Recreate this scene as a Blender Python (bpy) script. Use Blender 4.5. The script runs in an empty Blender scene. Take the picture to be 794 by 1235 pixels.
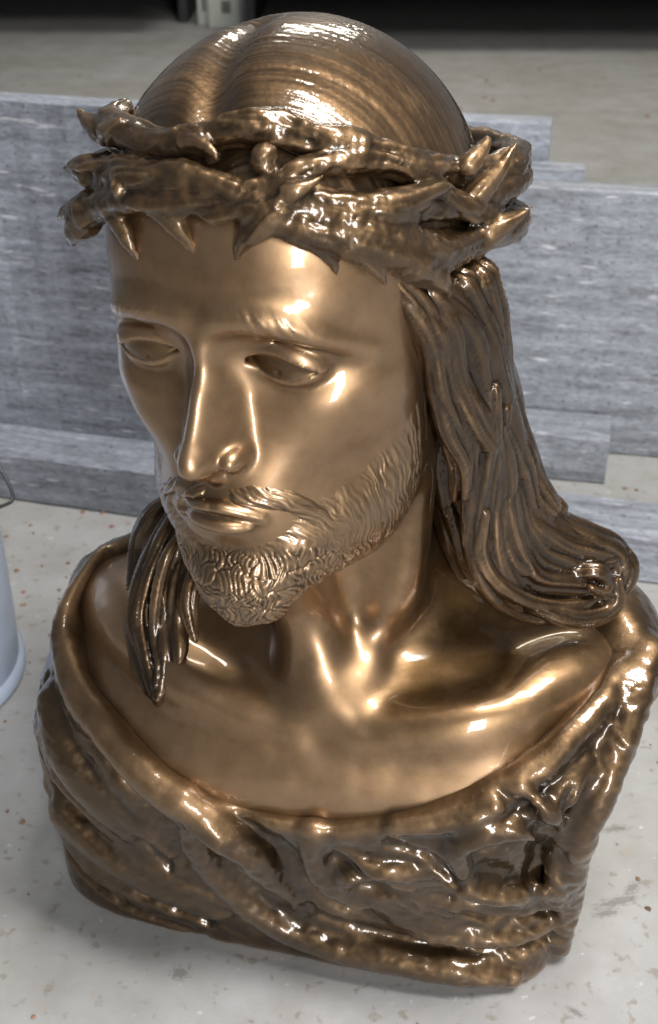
import bpy, math, random
import numpy as np

# ------------------------------------------------------------------ camera, world, lights
scene = bpy.context.scene
cam_d = bpy.data.cameras.new('camera')
cam = bpy.data.objects.new('camera', cam_d)
scene.collection.objects.link(cam)
cam.location = (0.0, -0.59, 0.63)
cam.rotation_euler = (math.radians(60.0), 0, 0)
cam_d.sensor_fit = 'VERTICAL'
cam_d.sensor_height = 24.0
cam_d.lens = 24.0 * 1450.0 / 1235.0
cam_d.clip_start = 0.02
cam_d.clip_end = 60.0
cam_d.dof.use_dof = True
cam_d.dof.focus_distance = 0.60
cam_d.dof.aperture_fstop = 9.0
scene.camera = cam

world = bpy.data.worlds.new('World')
scene.world = world
world.use_nodes = True
bg = world.node_tree.nodes['Background']
bg.inputs['Color'].default_value = (0.95, 0.97, 1.0, 1)
bg.inputs['Strength'].default_value = 0.18

def area(name, loc, target, sx, sy, watts, col):
    d = bpy.data.lights.new(name, 'AREA')
    d.shape = 'RECTANGLE'; d.size = sx; d.size_y = sy
    d.energy = watts; d.color = col
    o = bpy.data.objects.new(name, d)
    scene.collection.objects.link(o)
    o.location = loc
    v = np.array(target, float) - np.array(loc, float)
    from mathutils import Vector
    o.rotation_euler = Vector(v).to_track_quat('-Z', 'Y').to_euler()
    return o

area('ceiling_lamp', (0.75, -0.45, 2.30), (0.05, 0.0, 0.25), 0.34, 1.4, 84, (1.0, 0.98, 0.96))
area('doorway_light', (0.85, -3.0, 1.05), (0.0, 0.0, 0.35), 0.48, 1.8, 92, (0.98, 0.985, 1.0))
area('back_floor_fill', (0.30, 2.6, 2.1), (0.20, 2.5, 0.0), 0.25, 1.2, 27, (1.0, 0.96, 0.84))  # added fill light with no known source, brightens the floor behind the slabs

scene.view_settings.view_transform = 'Standard'
scene.view_settings.look = 'None'
scene.view_settings.exposure = 0.0
scene.view_settings.gamma = 1.0
scene.view_settings.use_curve_mapping = False

# ------------------------------------------------------------------ small helpers
COL = scene.collection
RNG = np.random.default_rng(7)

def tag(o, label=None, cat=None, group=None, kind=None):
    if label: o['label'] = label
    if cat: o['category'] = cat
    if group: o['group'] = group
    if kind: o['kind'] = kind
    return o

def mesh_obj(name, verts, faces, mat, parent=None, smooth=True):
    me = bpy.data.meshes.new(name)
    if isinstance(faces, np.ndarray):
        nv, nf, k = len(verts), len(faces), faces.shape[1]
        me.vertices.add(nv); me.loops.add(nf * k); me.polygons.add(nf)
        me.vertices.foreach_set('co', np.asarray(verts, np.float32).ravel())
        me.loops.foreach_set('vertex_index', faces.astype(np.int32).ravel())
        me.polygons.foreach_set('loop_start', np.arange(0, nf * k, k, dtype=np.int32))
        me.update(calc_edges=True); me.validate()
    else:
        me.from_pydata([tuple(v) for v in verts], [], faces)
    if smooth:
        me.polygons.foreach_set('use_smooth', np.ones(len(me.polygons), bool))
    if mat: me.materials.append(mat)
    o = bpy.data.objects.new(name, me)
    COL.objects.link(o)
    if parent: o.parent = parent
    return o

def set_attr(o, name, vals):
    a = o.data.attributes.new(name, 'FLOAT', 'POINT')
    a.data.foreach_set('value', np.asarray(vals, np.float32))

# value noise, vectorised
def _hash(ix, iy, iz, seed):
    n = (ix * 374761393 + iy * 668265263 + iz * 2147483647 + seed * 144665) & 0x7fffffff
    n = ((n ^ (n >> 13)) * 1274126177) & 0x7fffffff
    n = (n ^ (n >> 16)) & 0xffff
    return n.astype(np.float32) / 32767.5 - 1.0

def noise(P, freq=1.0, seed=0):
    Q = P * np.asarray(freq)
    I = np.floor(Q).astype(np.int64); F = (Q - I).astype(np.float32)
    F = F * F * F * (F * (F * 6 - 15) + 10)
    out = 0
    for dx in (0, 1):
        wx = F[:, 0] if dx else 1 - F[:, 0]
        for dy in (0, 1):
            wy = F[:, 1] if dy else 1 - F[:, 1]
            for dz in (0, 1):
                wz = F[:, 2] if dz else 1 - F[:, 2]
                out = out + wx * wy * wz * _hash(I[:, 0] + dx, I[:, 1] + dy, I[:, 2] + dz, seed)
    return out

def fbm(P, freq, octs=3, seed=0):
    s = 0; a = 1.0
    for i in range(octs):
        s = s + a * noise(P, np.asarray(freq) * 2 ** i, seed + i); a *= 0.5
    return s

def sstep(a, b, x):
    t = np.clip((x - a) / (b - a), 0, 1)
    return t * t * (3 - 2 * t)

# ------------------------------------------------------------------ distance-field sculpting
def rotm(yaw, pitch, roll):
    y, p, r = (math.radians(a) for a in (yaw, pitch, roll))
    cy, sy, cp, sp, cr, sr = math.cos(y), math.sin(y), math.cos(p), math.sin(p), math.cos(r), math.sin(r)
    Rz = np.array([[cy, -sy, 0], [sy, cy, 0], [0, 0, 1]])
    Rx = np.array([[1, 0, 0], [0, cp, -sp], [0, sp, cp]])
    Ry = np.array([[cr, 0, sr], [0, 1, 0], [-sr, 0, cr]])
    return Rz @ Rx @ Ry

class Frame:                      # local millimetres -> world metres
    def __init__(s, R, t): s.R = R; s.t = np.array(t, float)
    def w(s, p): return (s.R @ (np.asarray(p, float).reshape(-1, 3).T / 1000)).T + s.t
    def l(s, P): return ((np.asarray(P) - s.t) @ s.R) * 1000

def smin(a, b, k):
    if k <= 0: return np.minimum(a, b)
    h = np.maximum(k - np.abs(a - b), 0) / k
    return np.minimum(a, b) - h * h * k * 0.25
def smax(a, b, k): return -smin(-a, -b, k)

def spline(P, rad, n=5):          # Catmull-Rom through points with a radius each
    A = np.column_stack([P, rad]).astype(float)
    A = np.vstack([2 * A[0] - A[1], A, 2 * A[-1] - A[-2]]); out = []
    for i in range(1, len(A) - 2):
        p0, p1, p2, p3 = A[i - 1], A[i], A[i + 1], A[i + 2]
        for t in np.linspace(0, 1, n, endpoint=False):
            out.append(0.5 * (2 * p1 + (p2 - p0) * t + (2 * p0 - 5 * p1 + 4 * p2 - p3) * t * t + (3 * p1 - p0 - 3 * p2 + p3) * t ** 3))
    out.append(A[-2]); out = np.array(out)
    return out[:, :3], list(np.maximum(out[:, 3], 0.05))

class Grid:                       # everything inside in mm of the grid's own frame
    def __init__(s, frame, ax, ay, az, fill=60.0):
        s.fr = frame
        s.ax = [np.asarray(a, np.float32) for a in (ax, ay, az)]
        s.f = np.full([len(a) for a in s.ax], fill, np.float32)
    def block(s, lo, hi):
        sl = []
        for a, l, h in zip(s.ax, lo, hi):
            i0 = max(int(np.searchsorted(a, l)) - 1, 0); i1 = min(int(np.searchsorted(a, h)) + 1, len(a))
            if i1 - i0 < 1: return None, None
            sl.append(slice(i0, i1))
        X = s.ax[0][sl[0]][:, None, None]; Y = s.ax[1][sl[1]][None, :, None]; Z = s.ax[2][sl[2]][None, None, :]
        return tuple(sl), (X, Y, Z)
    def pts(s, frame, p):         # local points of another frame into this grid's mm
        return s.fr.l(frame.w(p))
    def put(s, sl, d, k, op):
        if op == 'add': s.f[sl] = smin(s.f[sl], d, k)
        elif op == 'sub': s.f[sl] = smax(s.f[sl], -d, k)
        elif op == 'and': s.f[sl] = smax(s.f[sl], d, k)
    def chain(s, fr, pts, rad, k=0.0, op='add', sq=None):
        P = s.pts(fr, pts); rad = list(rad)
        if len(P) > 2: P, rad = spline(P, rad)
        m = max(rad) + k + 6
        sl, g = s.block(P.min(0) - m, P.max(0) + m)
        if sl is None: return
        X, Y, Z = g
        D = np.full(np.broadcast_shapes(X.shape, Y.shape, Z.shape), 99.0, np.float32)
        o = [x.start for x in sl]
        for a, b, ra, rb in zip(P[:-1], P[1:], rad[:-1], rad[1:]):
            lo = np.minimum(a, b) - m; hi = np.maximum(a, b) + m
            s2, g2 = s.block(lo, hi)
            if s2 is None: continue
            X, Y, Z = g2; e = b - a; L = float(e @ e) + 1e-9
            h = np.clip(((X - a[0]) * e[0] + (Y - a[1]) * e[1] + (Z - a[2]) * e[2]) / L, 0, 1)
            d = np.sqrt((X - a[0] - h * e[0]) ** 2 + (Y - a[1] - h * e[1]) ** 2 + (Z - a[2] - h * e[2]) ** 2) - (ra + (rb - ra) * h)
            q = tuple(slice(x.start - i, x.stop - i) for x, i in zip(s2, o))
            D[q] = np.minimum(D[q], d)
        s.put(sl, D, k, op)
    def ball(s, fr, c, r, k=0.0, op='add'):
        s.chain(fr, [c, c], [r, r], k, op)
    def ell(s, fr, c, r, k=0.0, op='add', rot=None):
        R = fr.R if rot is None else fr.R @ rotm(*rot)
        Rg = s.fr.R.T @ R
        C = s.pts(fr, c)[0]; r = np.array(r, float)
        ext = np.sqrt(((Rg * r) ** 2).sum(1)) + k + 8
        sl, g = s.block(C - ext, C + ext)
        if sl is None: return
        X, Y, Z = g[0] - C[0], g[1] - C[1], g[2] - C[2]
        k0 = 0; k1 = 0
        for i in range(3):
            q = X * Rg[0, i] + Y * Rg[1, i] + Z * Rg[2, i]
            k0 = k0 + (q / r[i]) ** 2; k1 = k1 + (q / r[i] ** 2) ** 2
        k0 = np.sqrt(k0); d = k0 * (k0 - 1) / (np.sqrt(k1) + 1e-9)
        s.put(sl, d.astype(np.float32), k, op)
    def blur(s, lo, hi, mm, step=1.1, feather=8):   # soften a box of the field
        sl, g = s.block(lo, hi)
        a = s.f[sl].copy(); w = max(int(round(mm / step)), 1)
        for ax in range(3):
            for _ in range(2):
                pad = [(0, 0)] * 3; pad[ax] = (w, w)
                b = np.pad(a, pad, mode='edge'); c = np.cumsum(b, axis=ax, dtype=np.float64)
                z = np.zeros_like(np.take(c, [0], axis=ax)); c = np.concatenate([z, c], axis=ax)
                n = a.shape[ax]
                i1 = [slice(None)] * 3; i0 = [slice(None)] * 3
                i1[ax] = slice(2 * w + 1, 2 * w + 1 + n); i0[ax] = slice(0, n)
                a = ((c[tuple(i1)] - c[tuple(i0)]) / (2 * w + 1)).astype(np.float32)
        m = 1.0
        for v, l, h in zip(g, lo, hi):
            m = m * np.clip(np.minimum(v - l, h - v) / feather, 0, 1)
        s.f[sl] = s.f[sl] * (1 - m) + a * m
    def sample(s, P):             # trilinear, world points
        Q = s.fr.l(P); I = []; T = []
        for j in range(3):
            a = s.ax[j]; i = np.clip(np.searchsorted(a, Q[:, j]) - 1, 0, len(a) - 2)
            I.append(i); T.append(np.clip((Q[:, j] - a[i]) / (a[i + 1] - a[i]), 0, 1))
        out = 0
        for dx in (0, 1):
            for dy in (0, 1):
                for dz in (0, 1):
                    w = (T[0] if dx else 1 - T[0]) * (T[1] if dy else 1 - T[1]) * (T[2] if dz else 1 - T[2])
                    out = out + w * s.f[I[0] + dx, I[1] + dy, I[2] + dz]
        return out
    def mesh(s, relax=1):
        f = s.f; ins = f < 0
        c = np.zeros([n - 1 for n in f.shape], np.uint8)
        for dx in (0, 1):
            for dy in (0, 1):
                for dz in (0, 1):
                    c += ins[dx:dx + c.shape[0], dy:dy + c.shape[1], dz:dz + c.shape[2]]
        act = (c > 0) & (c < 8)
        idx = np.full(c.shape, -1, np.int32); A = np.argwhere(act); idx[act] = np.arange(len(A))
        pos = np.zeros((len(A), 3), np.float64); cnt = np.zeros(len(A))
        a0, a1, a2 = s.ax
        corner = [(0, 0, 0), (1, 0, 0), (0, 1, 0), (1, 1, 0), (0, 0, 1), (1, 0, 1), (0, 1, 1), (1, 1, 1)]
        val = [f[A[:, 0] + i, A[:, 1] + j, A[:, 2] + k] for i, j, k in corner]
        xyz = [np.stack([a0[A[:, 0] + i], a1[A[:, 1] + j], a2[A[:, 2] + k]], 1).astype(np.float64) for i, j, k in corner]
        for p in range(8):
            for q in range(p + 1, 8):
                if sum(abs(x - y) for x, y in zip(corner[p], corner[q])) != 1: continue
                m = (val[p] < 0) != (val[q] < 0)
                t = (val[p][m] / (val[p][m] - val[q][m]))[:, None]
                pos[m] += xyz[p][m] * (1 - t) + xyz[q][m] * t; cnt[m] += 1
        pos /= cnt[:, None]
        F = []
        for ax in range(3):
            sh = list(f.shape); s0 = [slice(None)] * 3; s1 = [slice(None)] * 3
            s0[ax] = slice(0, -1); s1[ax] = slice(1, None)
            o = [i for i in range(3) if i != ax]
            for i in o: s0[i] = slice(1, -1); s1[i] = slice(1, -1)
            u = ins[tuple(s0)]; v = ins[tuple(s1)]
            E_ = np.argwhere(u != v); fl = u[tuple(E_.T)]
            base = E_.copy(); base[:, o[0]] += 1; base[:, o[1]] += 1
            q = []
            for d0, d1 in ((-1, -1), (0, -1), (0, 0), (-1, 0)):
                b = base.copy(); b[:, o[0]] += d0; b[:, o[1]] += d1
                q.append(idx[b[:, 0], b[:, 1], b[:, 2]])
            q = np.stack(q, 1)
            flip = fl if ax != 1 else ~fl
            q[~flip] = q[~flip][:, ::-1]
            F.append(q)
        F = np.concatenate(F)
        for _ in range(relax):
            pos = laplace(pos, F, 0.5)
        return s.fr.w(pos), F

def laplace(V, F, w):
    acc = np.zeros_like(V); n = np.zeros(len(V))
    for a, b in ((0, 1), (1, 2), (2, 3), (3, 0)):
        for i in range(3):
            acc[:, i] += np.bincount(F[:, a], V[F[:, b], i], len(V)) + np.bincount(F[:, b], V[F[:, a], i], len(V))
        n += np.bincount(F[:, a], minlength=len(V)) + np.bincount(F[:, b], minlength=len(V))
    return V * (1 - w) + w * acc / np.maximum(n, 1)[:, None]

def normals(V, F):
    d1 = V[F[:, 2]] - V[F[:, 0]]; d2 = V[F[:, 3]] - V[F[:, 1]]
    fn = np.cross(d1, d2); N = np.zeros_like(V)
    for c in range(4):
        for i in range(3): N[:, i] += np.bincount(F[:, c], fn[:, i], len(V))
    return N / (np.linalg.norm(N, axis=1, keepdims=True) + 1e-12)

def cavity(V, F, N, it=6):        # + on ridges, - in hollows, about mm
    S = V
    for _ in range(it): S = laplace(S, F, 0.7)
    return ((V - S) * N).sum(1) * 1000

def axis(*seg):                   # (from, to, step) pieces joined
    out = []
    for a, b, st in seg:
        n = max(int(round((b - a) / st)), 1)
        out.append(np.linspace(a, b, n, endpoint=False))
    return np.concatenate(out + [[seg[-1][1]]])

HEAD = Frame(rotm(-24.0, 0.0, -4.5), (-0.016, -0.018, 0.422))
BODY = Frame(rotm(-14.0, 0, 0), (0.010, 0.0, 0.0))
WORLD = Frame(np.eye(3), (0, 0, 0))
# ------------------------------------------------------------------ figure (head, neck, chest)
G = Grid(WORLD, axis((-230, -125, 2.4), (-125, 75, 1.0), (75, 235, 2.4)),
         axis((-165, -20, 1.0), (-20, 120, 2.6)),
         axis((60, 275, 1.7), (275, 480, 1.0), (480, 570, 2.5)))

# face surface as a radius around the head's upright axis: (angle deg, height mm, radius mm)
FACE = [(0, 100, 52), (0, 84, 66), (0, 68, 76), (0, 50, 82.5), (0, 34, 85.5), (0, 20, 86.5), (0, 8, 82), (0, -10, 78), (0, -30, 79),
        (0, -45, 83), (0, -56, 87.5), (0, -66, 90), (0, -80, 89), (0, -91, 84), (0, -105, 87), (0, -117, 82), (0, -127, 66),
        (19, 84, 67), (19, 50, 84), (19, 34, 86), (19, 20, 87), (20, 11, 78), (20, 1, 71.5), (20, -10, 73), (19, -24, 77), (19, -36, 79), (19, -52, 82), (19, -70, 83.5),
        (19, -90, 81), (18, -108, 78), (17, -121, 66),
        (34, 84, 67), (34, 50, 84), (34, 34, 85.5), (34, 20, 86), (34, 8, 77.5), (34, -2, 75), (35, -18, 81), (34, -36, 79.5), (33, -57, 73.8), (33, -76, 75), (32, -95, 73.5), (31, -111, 68), (31, -122, 57),
        (54, 84, 68), (54, 50, 82.5), (54, 30, 82), (53, 16, 81.5), (53, 2, 79.5), (53, -14, 81.5), (53, -34, 77.5), (53, -58, 69), (52, -76, 71), (52, -96, 69), (51, -112, 61),
        (78, 84, 68), (78, 50, 79), (78, 20, 77), (78, 0, 76), (78, -20, 77), (78, -40, 74), (78, -60, 72), (78, -80, 69), (78, -100, 63), (78, -114, 54),
        (105, 84, 72), (105, 40, 80), (105, 0, 77), (105, -40, 72), (105, -80, 62), (105, -110, 46)]
def face_table():
    pts = []
    for t, z, r in FACE:
        pts.append((t, z, r))
        if t: pts.append((-t, z, r + (4.5 if t > 30 and -80 < z < 4 else 0)))
    A = np.array(pts, float); S = np.array([1 / 26.0, 1 / 20.0])
    Q = A[:, :2] * S
    def phi(d): return d * d * np.log(d + 1e-9)
    D = np.linalg.norm(Q[:, None] - Q[None], axis=2); n = len(Q)
    M = np.zeros((n + 3, n + 3)); M[:n, :n] = phi(D) + np.eye(n) * 0.02
    M[:n, n] = 1; M[:n, n + 1:] = Q; M[n, :n] = 1; M[n + 1:, :n] = Q.T
    w = np.linalg.solve(M, np.concatenate([A[:, 2], np.zeros(3)]))
    th = np.linspace(-125, 125, 251); zz = np.linspace(-135, 110, 246)
    T, Zz = np.meshgrid(th, zz, indexing='ij'); P = np.stack([T.ravel(), Zz.ravel()], 1) * S
    d = np.linalg.norm(P[:, None] - Q[None], axis=2)
    return (phi(d) @ w[:n] + w[n] + P @ w[n + 1:]).reshape(T.shape).astype(np.float32)
def face_sdf(G):
    tab = face_table()
    c = G.pts(HEAD, (0, -10, -12))[0]
    sl, g = G.block(c - [125, 125, 145], c + [125, 125, 145])
    c0 = G.pts(HEAD, (0, -10, 0))[0]; Rg = G.fr.R.T @ HEAD.R
    X, Y, Z = g[0] - c0[0], g[1] - c0[1], g[2] - c0[2]
    q = [X * Rg[0, i] + Y * Rg[1, i] + Z * Rg[2, i] for i in range(3)]
    r = np.sqrt(q[0] ** 2 + q[1] ** 2); th = np.degrees(np.arctan2(q[0], -q[1]))
    u = np.clip(th + 125, 0, 249.99); v = np.clip(q[2] + 135, 0, 244.99)
    i = u.astype(np.int32); j = v.astype(np.int32); u -= i; v -= j
    rho = (tab[i, j] * (1 - u) + tab[i + 1, j] * u) * (1 - v) + (tab[i, j + 1] * (1 - u) + tab[i + 1, j + 1] * u) * v
    # nose: a roofed ridge that widens to the wings
    nz = [-56, -52, -48, -44.5, -40, -35, -26, -18, -8, 0, 8, 16, 24]
    Hn = np.interp(q[2], nz, [0, 1, 12, 23, 29.5, 30, 26.5, 22.5, 17.5, 13, 8.5, 3, 0]); Wn = np.interp(q[2], nz, [12, 13, 14.5, 15.5, 15.8, 15.4, 14.4, 13.4, 12.2, 11.2, 11, 11, 12])
    t_ = np.abs(q[0] + 1.0 - 0.04 * (q[2] + 20)) / Wn; t_ = (np.sqrt(t_ * t_ + 0.05) - 0.22) * 1.1
    b_ = Hn * (1 - t_); kn = np.clip(Hn, 0.1, 5.0)
    rho = rho + np.where((Hn > 0) & (q[1] < 0), np.maximum(b_, 0) + (np.maximum(kn - np.abs(b_), 0) / kn) ** 2 * kn * 0.25, 0)
    d = (r - rho) * 0.9
    d = smax(d, q[2] - 88, 10); d = smax(d, -122 - q[2], 10)
    G.put(sl, d.astype(np.float32), 16, 'add')
def head_sdf(G):
    H = HEAD
    G.ell(H, (5, 8, 38), (78, 97, 86))
    face_sdf(G)
    # nose
    for s in (-1, 1):
        G.ball(H, (s * 19.5, -97, 6), 10.5, 9, 'sub')
        G.ell(H, (-37 if s < 0 else 31, -99, 7 if s < 0 else 4), (18, 14, 9.5), 7, 'sub')
    C = HEAD.w([(0, -90, -20)])[0] * 1000
    G.blur(C - [60, 50, 60], C + [60, 45, 60], 1.6, 1.0)
    G.ball(H, (-1.2, -112.0, -37.5), 6.2, 6)
    for s in (-1, 1):
        G.ell(H, (s * 12.0, -98.5, -40.5), (5.2, 9.0, 5.4), 6)
        G.ball(H, (s * 22, -98.5, -39), 3.0, 5, 'sub')
    G.chain(H, [(11, -93.5, 22), (24, -92.5, 22.5), (38, -87.5, 18.5), (51, -77, 11), (62, -57, 1)], [2.6, 3.4, 4.0, 3.4, 0.6], 10)
    G.chain(H, [(-9, -93.5, 23), (-24, -92.5, 25), (-40, -86.5, 23), (-54, -74, 16), (-65, -53, 5)], [2.6, 3.4, 4.0, 3.2, 0.6], 10)
    G.chain(H, [(-1, -114, -40), (0, -98, -50)], [4.5, 4.5], 4)
    for s in (-1, 1):
        G.ell(H, (s * 7, -104, -49), (4, 7, 4), 2, 'sub')
    eye(G, H, -1, (-37.5, -71, 3.0), -0.02)
    eye(G, H, 1, (30.5, -71, 0.5), -0.14)
    # mouth
    G.chain(H, [(-25, -92, -73.5), (-12, -100, -67), (-4, -103, -64.5), (0, -102.5, -65), (4, -103, -64.5), (11, -100.5, -67), (20, -95, -72)], [1.8, 2.4, 2.7, 2.5, 2.7, 2.4, 1.4], 5)
    G.chain(H, [(-17, -95, -72.5), (-9, -100, -73), (0, -102.5, -73), (8, -101.5, -74), (15, -98, -75)], [2.6, 4.2, 4.6, 4.2, 2.2], 2.2)
    G.chain(H, [(-26, -94.5, -72.5), (-21, -96.5, -71), (-13, -102, -69.2), (0, -105.8, -68.4), (13, -102.5, -70), (22, -96, -73.5)], [3.0, 3.2, 2.1, 1.8, 1.7, 1.2], 1.2, 'sub')
    G.ell(H, (0, -110, -86), (16, 7, 5), 8, 'sub')
    G.chain(H, [(0, -108, -53), (0, -110, -60)], [2.5, 3], 4, 'sub')

def eye(G, H, s, c, tilt):
    c = np.array(c)
    Cg = G.pts(H, c)[0]
    sl, g = G.block(Cg - 24, Cg + 24)
    X, Y, Z = g[0] - Cg[0], g[1] - Cg[1], g[2] - Cg[2]
    Rg = G.fr.R.T @ H.R
    q = [X * Rg[0, i] + Y * Rg[1, i] + Z * Rg[2, i] for i in range(3)]
    zt = q[2] - q[0] * tilt * 1.0
    q[0] = q[0] * 0.74
    r = np.sqrt(q[0] ** 2 + q[1] ** 2 + zt ** 2)
    ball = r - 13.0
    phi = np.degrees(np.arctan2(zt, np.maximum(-q[1], 0.5)))
    lens = 1 - (q[0] / 12.8) ** 2
    mid_ = -13 + 0.5 * q[0] * (-s)
    up = np.radians(phi - (mid_ + 29 * lens)) * np.minimum(r, 16)
    lo = np.radians(phi - (mid_ - 25 * lens)) * np.minimum(r, 16)
    du = smax(r - 14.9, -up, 1.4)
    dl = smax(r - 14.3, lo, 1.4)
    old = G.f[sl]
    slit = np.where(q[1] < 0, np.maximum(np.maximum(up, -lo), r - 17.5) + 0.2, 9.0)
    f = smax(old, -slit, 1.0)
    f = smin(f, ball, 0.6)
    f = smin(f, np.where(q[1] < 3, du, 9.0), 2.5)
    f = smin(f, np.where(q[1] < 3, dl, 9.0), 2.5)
    f = smax(f, -np.where(q[1] < 0, np.maximum(np.maximum(np.maximum(up, -lo), 13.0 - r), r - 17.0) + 0.3, 9.0), 0.8)
    pc = math.radians(44)
    cr = np.abs(zt * math.cos(pc) + q[1] * math.sin(pc) + (q[0] ** 2) * 0.012)
    d = np.sqrt(cr ** 2 + (r - 15.6) ** 2) - 0.7
    d = np.where(q[1] < -1, d + 1.6 * (1 - np.clip(lens, 0, 1)), 9.0)
    f = smax(f, -d, 3.0)
    G.f[sl] = f
    pg = math.radians(-20)
    ir = np.array([c[0] - s * 0.8, c[1] - 12.9 * math.cos(pg), c[2] + 12.9 * math.sin(pg)])
    G.ball(H, ir, 1.5, 1.0, 'sub')

NECK = np.array([(-230, 232), (-186, 224), (-174, 215), (-160, 196), (-121, 175), (-76, 154), (-32, 146), (8, 147), (54, 161), (92, 179), (120, 195), (138, 210), (154, 222), (169, 230), (190, 238), (230, 246)], float)
LOFT = np.array([  # z, x left, x right, y front, y back, power
    (-10, -186, 146, -74, 85, 4.5), (0, -188, 147, -75, 85, 4.5), (30, -191, 147, -77, 90, 4.0), (60, -194, 146, -83, 92, 3.6), (100, -198, 146, -93, 98, 3.0),
    (140, -197, 155, -103, 102, 2.7), (170, -190, 166, -104, 104, 2.5), (195, -180, 180, -85, 103, 2.4), (215, -166, 182, -62, 100, 2.3), (235, -138, 168, -38, 96, 2.2), (260, -100, 126, -10, 90, 2.0), (300, -76, 88, 10, 84, 2.0)], float)
def loft_sdf(R_):
    X = R_.ax[0][:, None, None]; Y = R_.ax[1][None, :, None]; Z = R_.ax[2][None, None, :]
    p = [(X / 1000 - BODY.t[0]), (Y / 1000 - BODY.t[1]), Z / 1000]
    M = BODY.R
    lx = (p[0] * M[0, 0] + p[1] * M[1, 0]) * 1000; ly = (p[0] * M[0, 1] + p[1] * M[1, 1]) * 1000
    lx = lx + 0 * Z; ly = ly + 0 * Z
    c = [np.interp(R_.ax[2], LOFT[:, 0], LOFT[:, i])[None, None, :].astype(np.float32) for i in range(1, 6)]
    cx = (c[0] + c[1]) / 2; a = (c[1] - c[0]) / 2; cy = (c[2] + c[3]) / 2; b = (c[3] - c[2]) / 2
    u = (np.abs((lx - cx) / a) ** c[4] + np.abs((ly - cy) / b) ** c[4] + 1e-9) ** (1 / c[4])
    d = (u - 1) * np.minimum(a, b) * (0.85 + 0.15 * u)
    return d, lx, ly, Z
def resample(T, G):               # cubic, axis by axis
    a = T.f
    for j in range(3):
        src, dst = T.ax[j], G.ax[j]; n = len(src)
        i = np.clip(np.searchsorted(src, dst) - 1, 0, n - 2)
        t = np.clip((dst - src[i]) / (src[i + 1] - src[i]), 0, 1).astype(np.float32)
        sh = [1, 1, 1]; sh[j] = -1; t = t.reshape(sh)
        w = (-0.5 * t + t * t - 0.5 * t ** 3, 1 - 2.5 * t * t + 1.5 * t ** 3, 0.5 * t + 2 * t * t - 1.5 * t ** 3, -0.5 * t * t + 0.5 * t ** 3)
        a = sum(np.take(a, np.clip(i + k - 1, 0, n - 1), axis=j) * w[k] for k in range(4))
    return a
def torso_sdf():
    B = BODY
    hp = lambda p: BODY.l(HEAD.w(p))[0]
    T = Grid(WORLD, axis((-240, 240, 3)), axis((-170, 130, 3)), axis((0, 420, 3)))
    T.chain(B, [hp((2, 14, -30)), (2, 30, 215)], [50, 60], 22)
    T.ell(B, (0, 20, 135), (140, 84, 88), 30)
    T.ell(B, (0, 15, 50), (140, 58, 90), 30)
    for s in (-1, 1):
        q_ = 8 if s < 0 else 0
        T.chain(B, [(s * 30, 48, 255 - q_ / 2), (s * 95, 45, 214 - q_), (s * (148 - q_), 34, 182 - q_)], [34, 34, 42], 40)
        T.ell(B, (s * 66, -28, 152), (80, 54, 54), 40)
    d, lx, ly, Z = loft_sdf(T)
    zn = np.interp(lx.ravel(), NECK[:, 0], NECK[:, 1]).reshape(lx.shape)
    T.f = smin(T.f + 11 * sstep(2, 30, zn - Z), smax(d + 8 + 11 * sstep(2, 30, zn - Z), (Z - 215.0) * 0.9, 30), 36).astype(np.float32)
    T.blur([-240, -170, 0], [240, 130, 420], 9, 3, 1)
    for s in (-1, 1):
        T.chain(B, [(s * 12 + 4, -73, 193), (s * 45, -71, 197), (s * 88, -57, 205), (s * 130, -20, 209), (s * 160, 18, 198)], [8, 13, 18, 21, 20], 12)
        T.ell(B, (s * 84, -108, 184), (48, 14, 12), 22, 'sub')
        a = hp((s * 60, 8, -48))
        T.chain(B, [a, (s * 36, -28, 258), (s * 9 + 6, -70, 198)], [13, 12, 7], 18)
        T.ell(B, (s * 66, -47, 236), (30, 12, 9), 26, 'sub')
    T.ball(B, (6, -90, 204), 10, 14, 'sub')
    t = hp((0, -52, -112))
    T.chain(B, [t, (t[0] * .6, -50, 258), (6, -64, 206)], [20, 17, 11], 18)
    T.blur([-240, -170, 0], [240, 130, 420], 3, 3, 1)
    return T
head_sdf(G)
HEADGRID = Grid(WORLD, *G.ax); HEADGRID.f = G.f.copy()
T = torso_sdf()
G.f = smin(G.f, np.where(G.ax[2][None, None, :] < 410, resample(T, G), 60.0).astype(np.float32), 10.0)

# ------------------------------------------------------------------ robe
R_ = Grid(WORLD, axis((-240, 240, 1.7)), axis((-160, 10, 1.7), (10, 135, 4)), axis((-4, 285, 1.7)))
def robe_sdf(R_):
    d, lx, ly, Z = loft_sdf(R_)
    d = smin(d, resample(T, R_) - 6.0, 12)
    d = smax(d, -1.0 - Z + 0 * d, 3)
    R_.f = d.astype(np.float32)
    R_.blur([R_.ax[i][0] for i in range(3)], [R_.ax[i][-1] for i in range(3)], 3, 1.7, 1)
    zn = np.interp(lx.ravel(), NECK[:, 0], NECK[:, 1]).reshape(lx.shape) + 0.8 * np.maximum(ly + 5, 0)
    R_.cut = ((Z - zn) * 0.8).astype(np.float32)
robe_sdf(R_)
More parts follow.
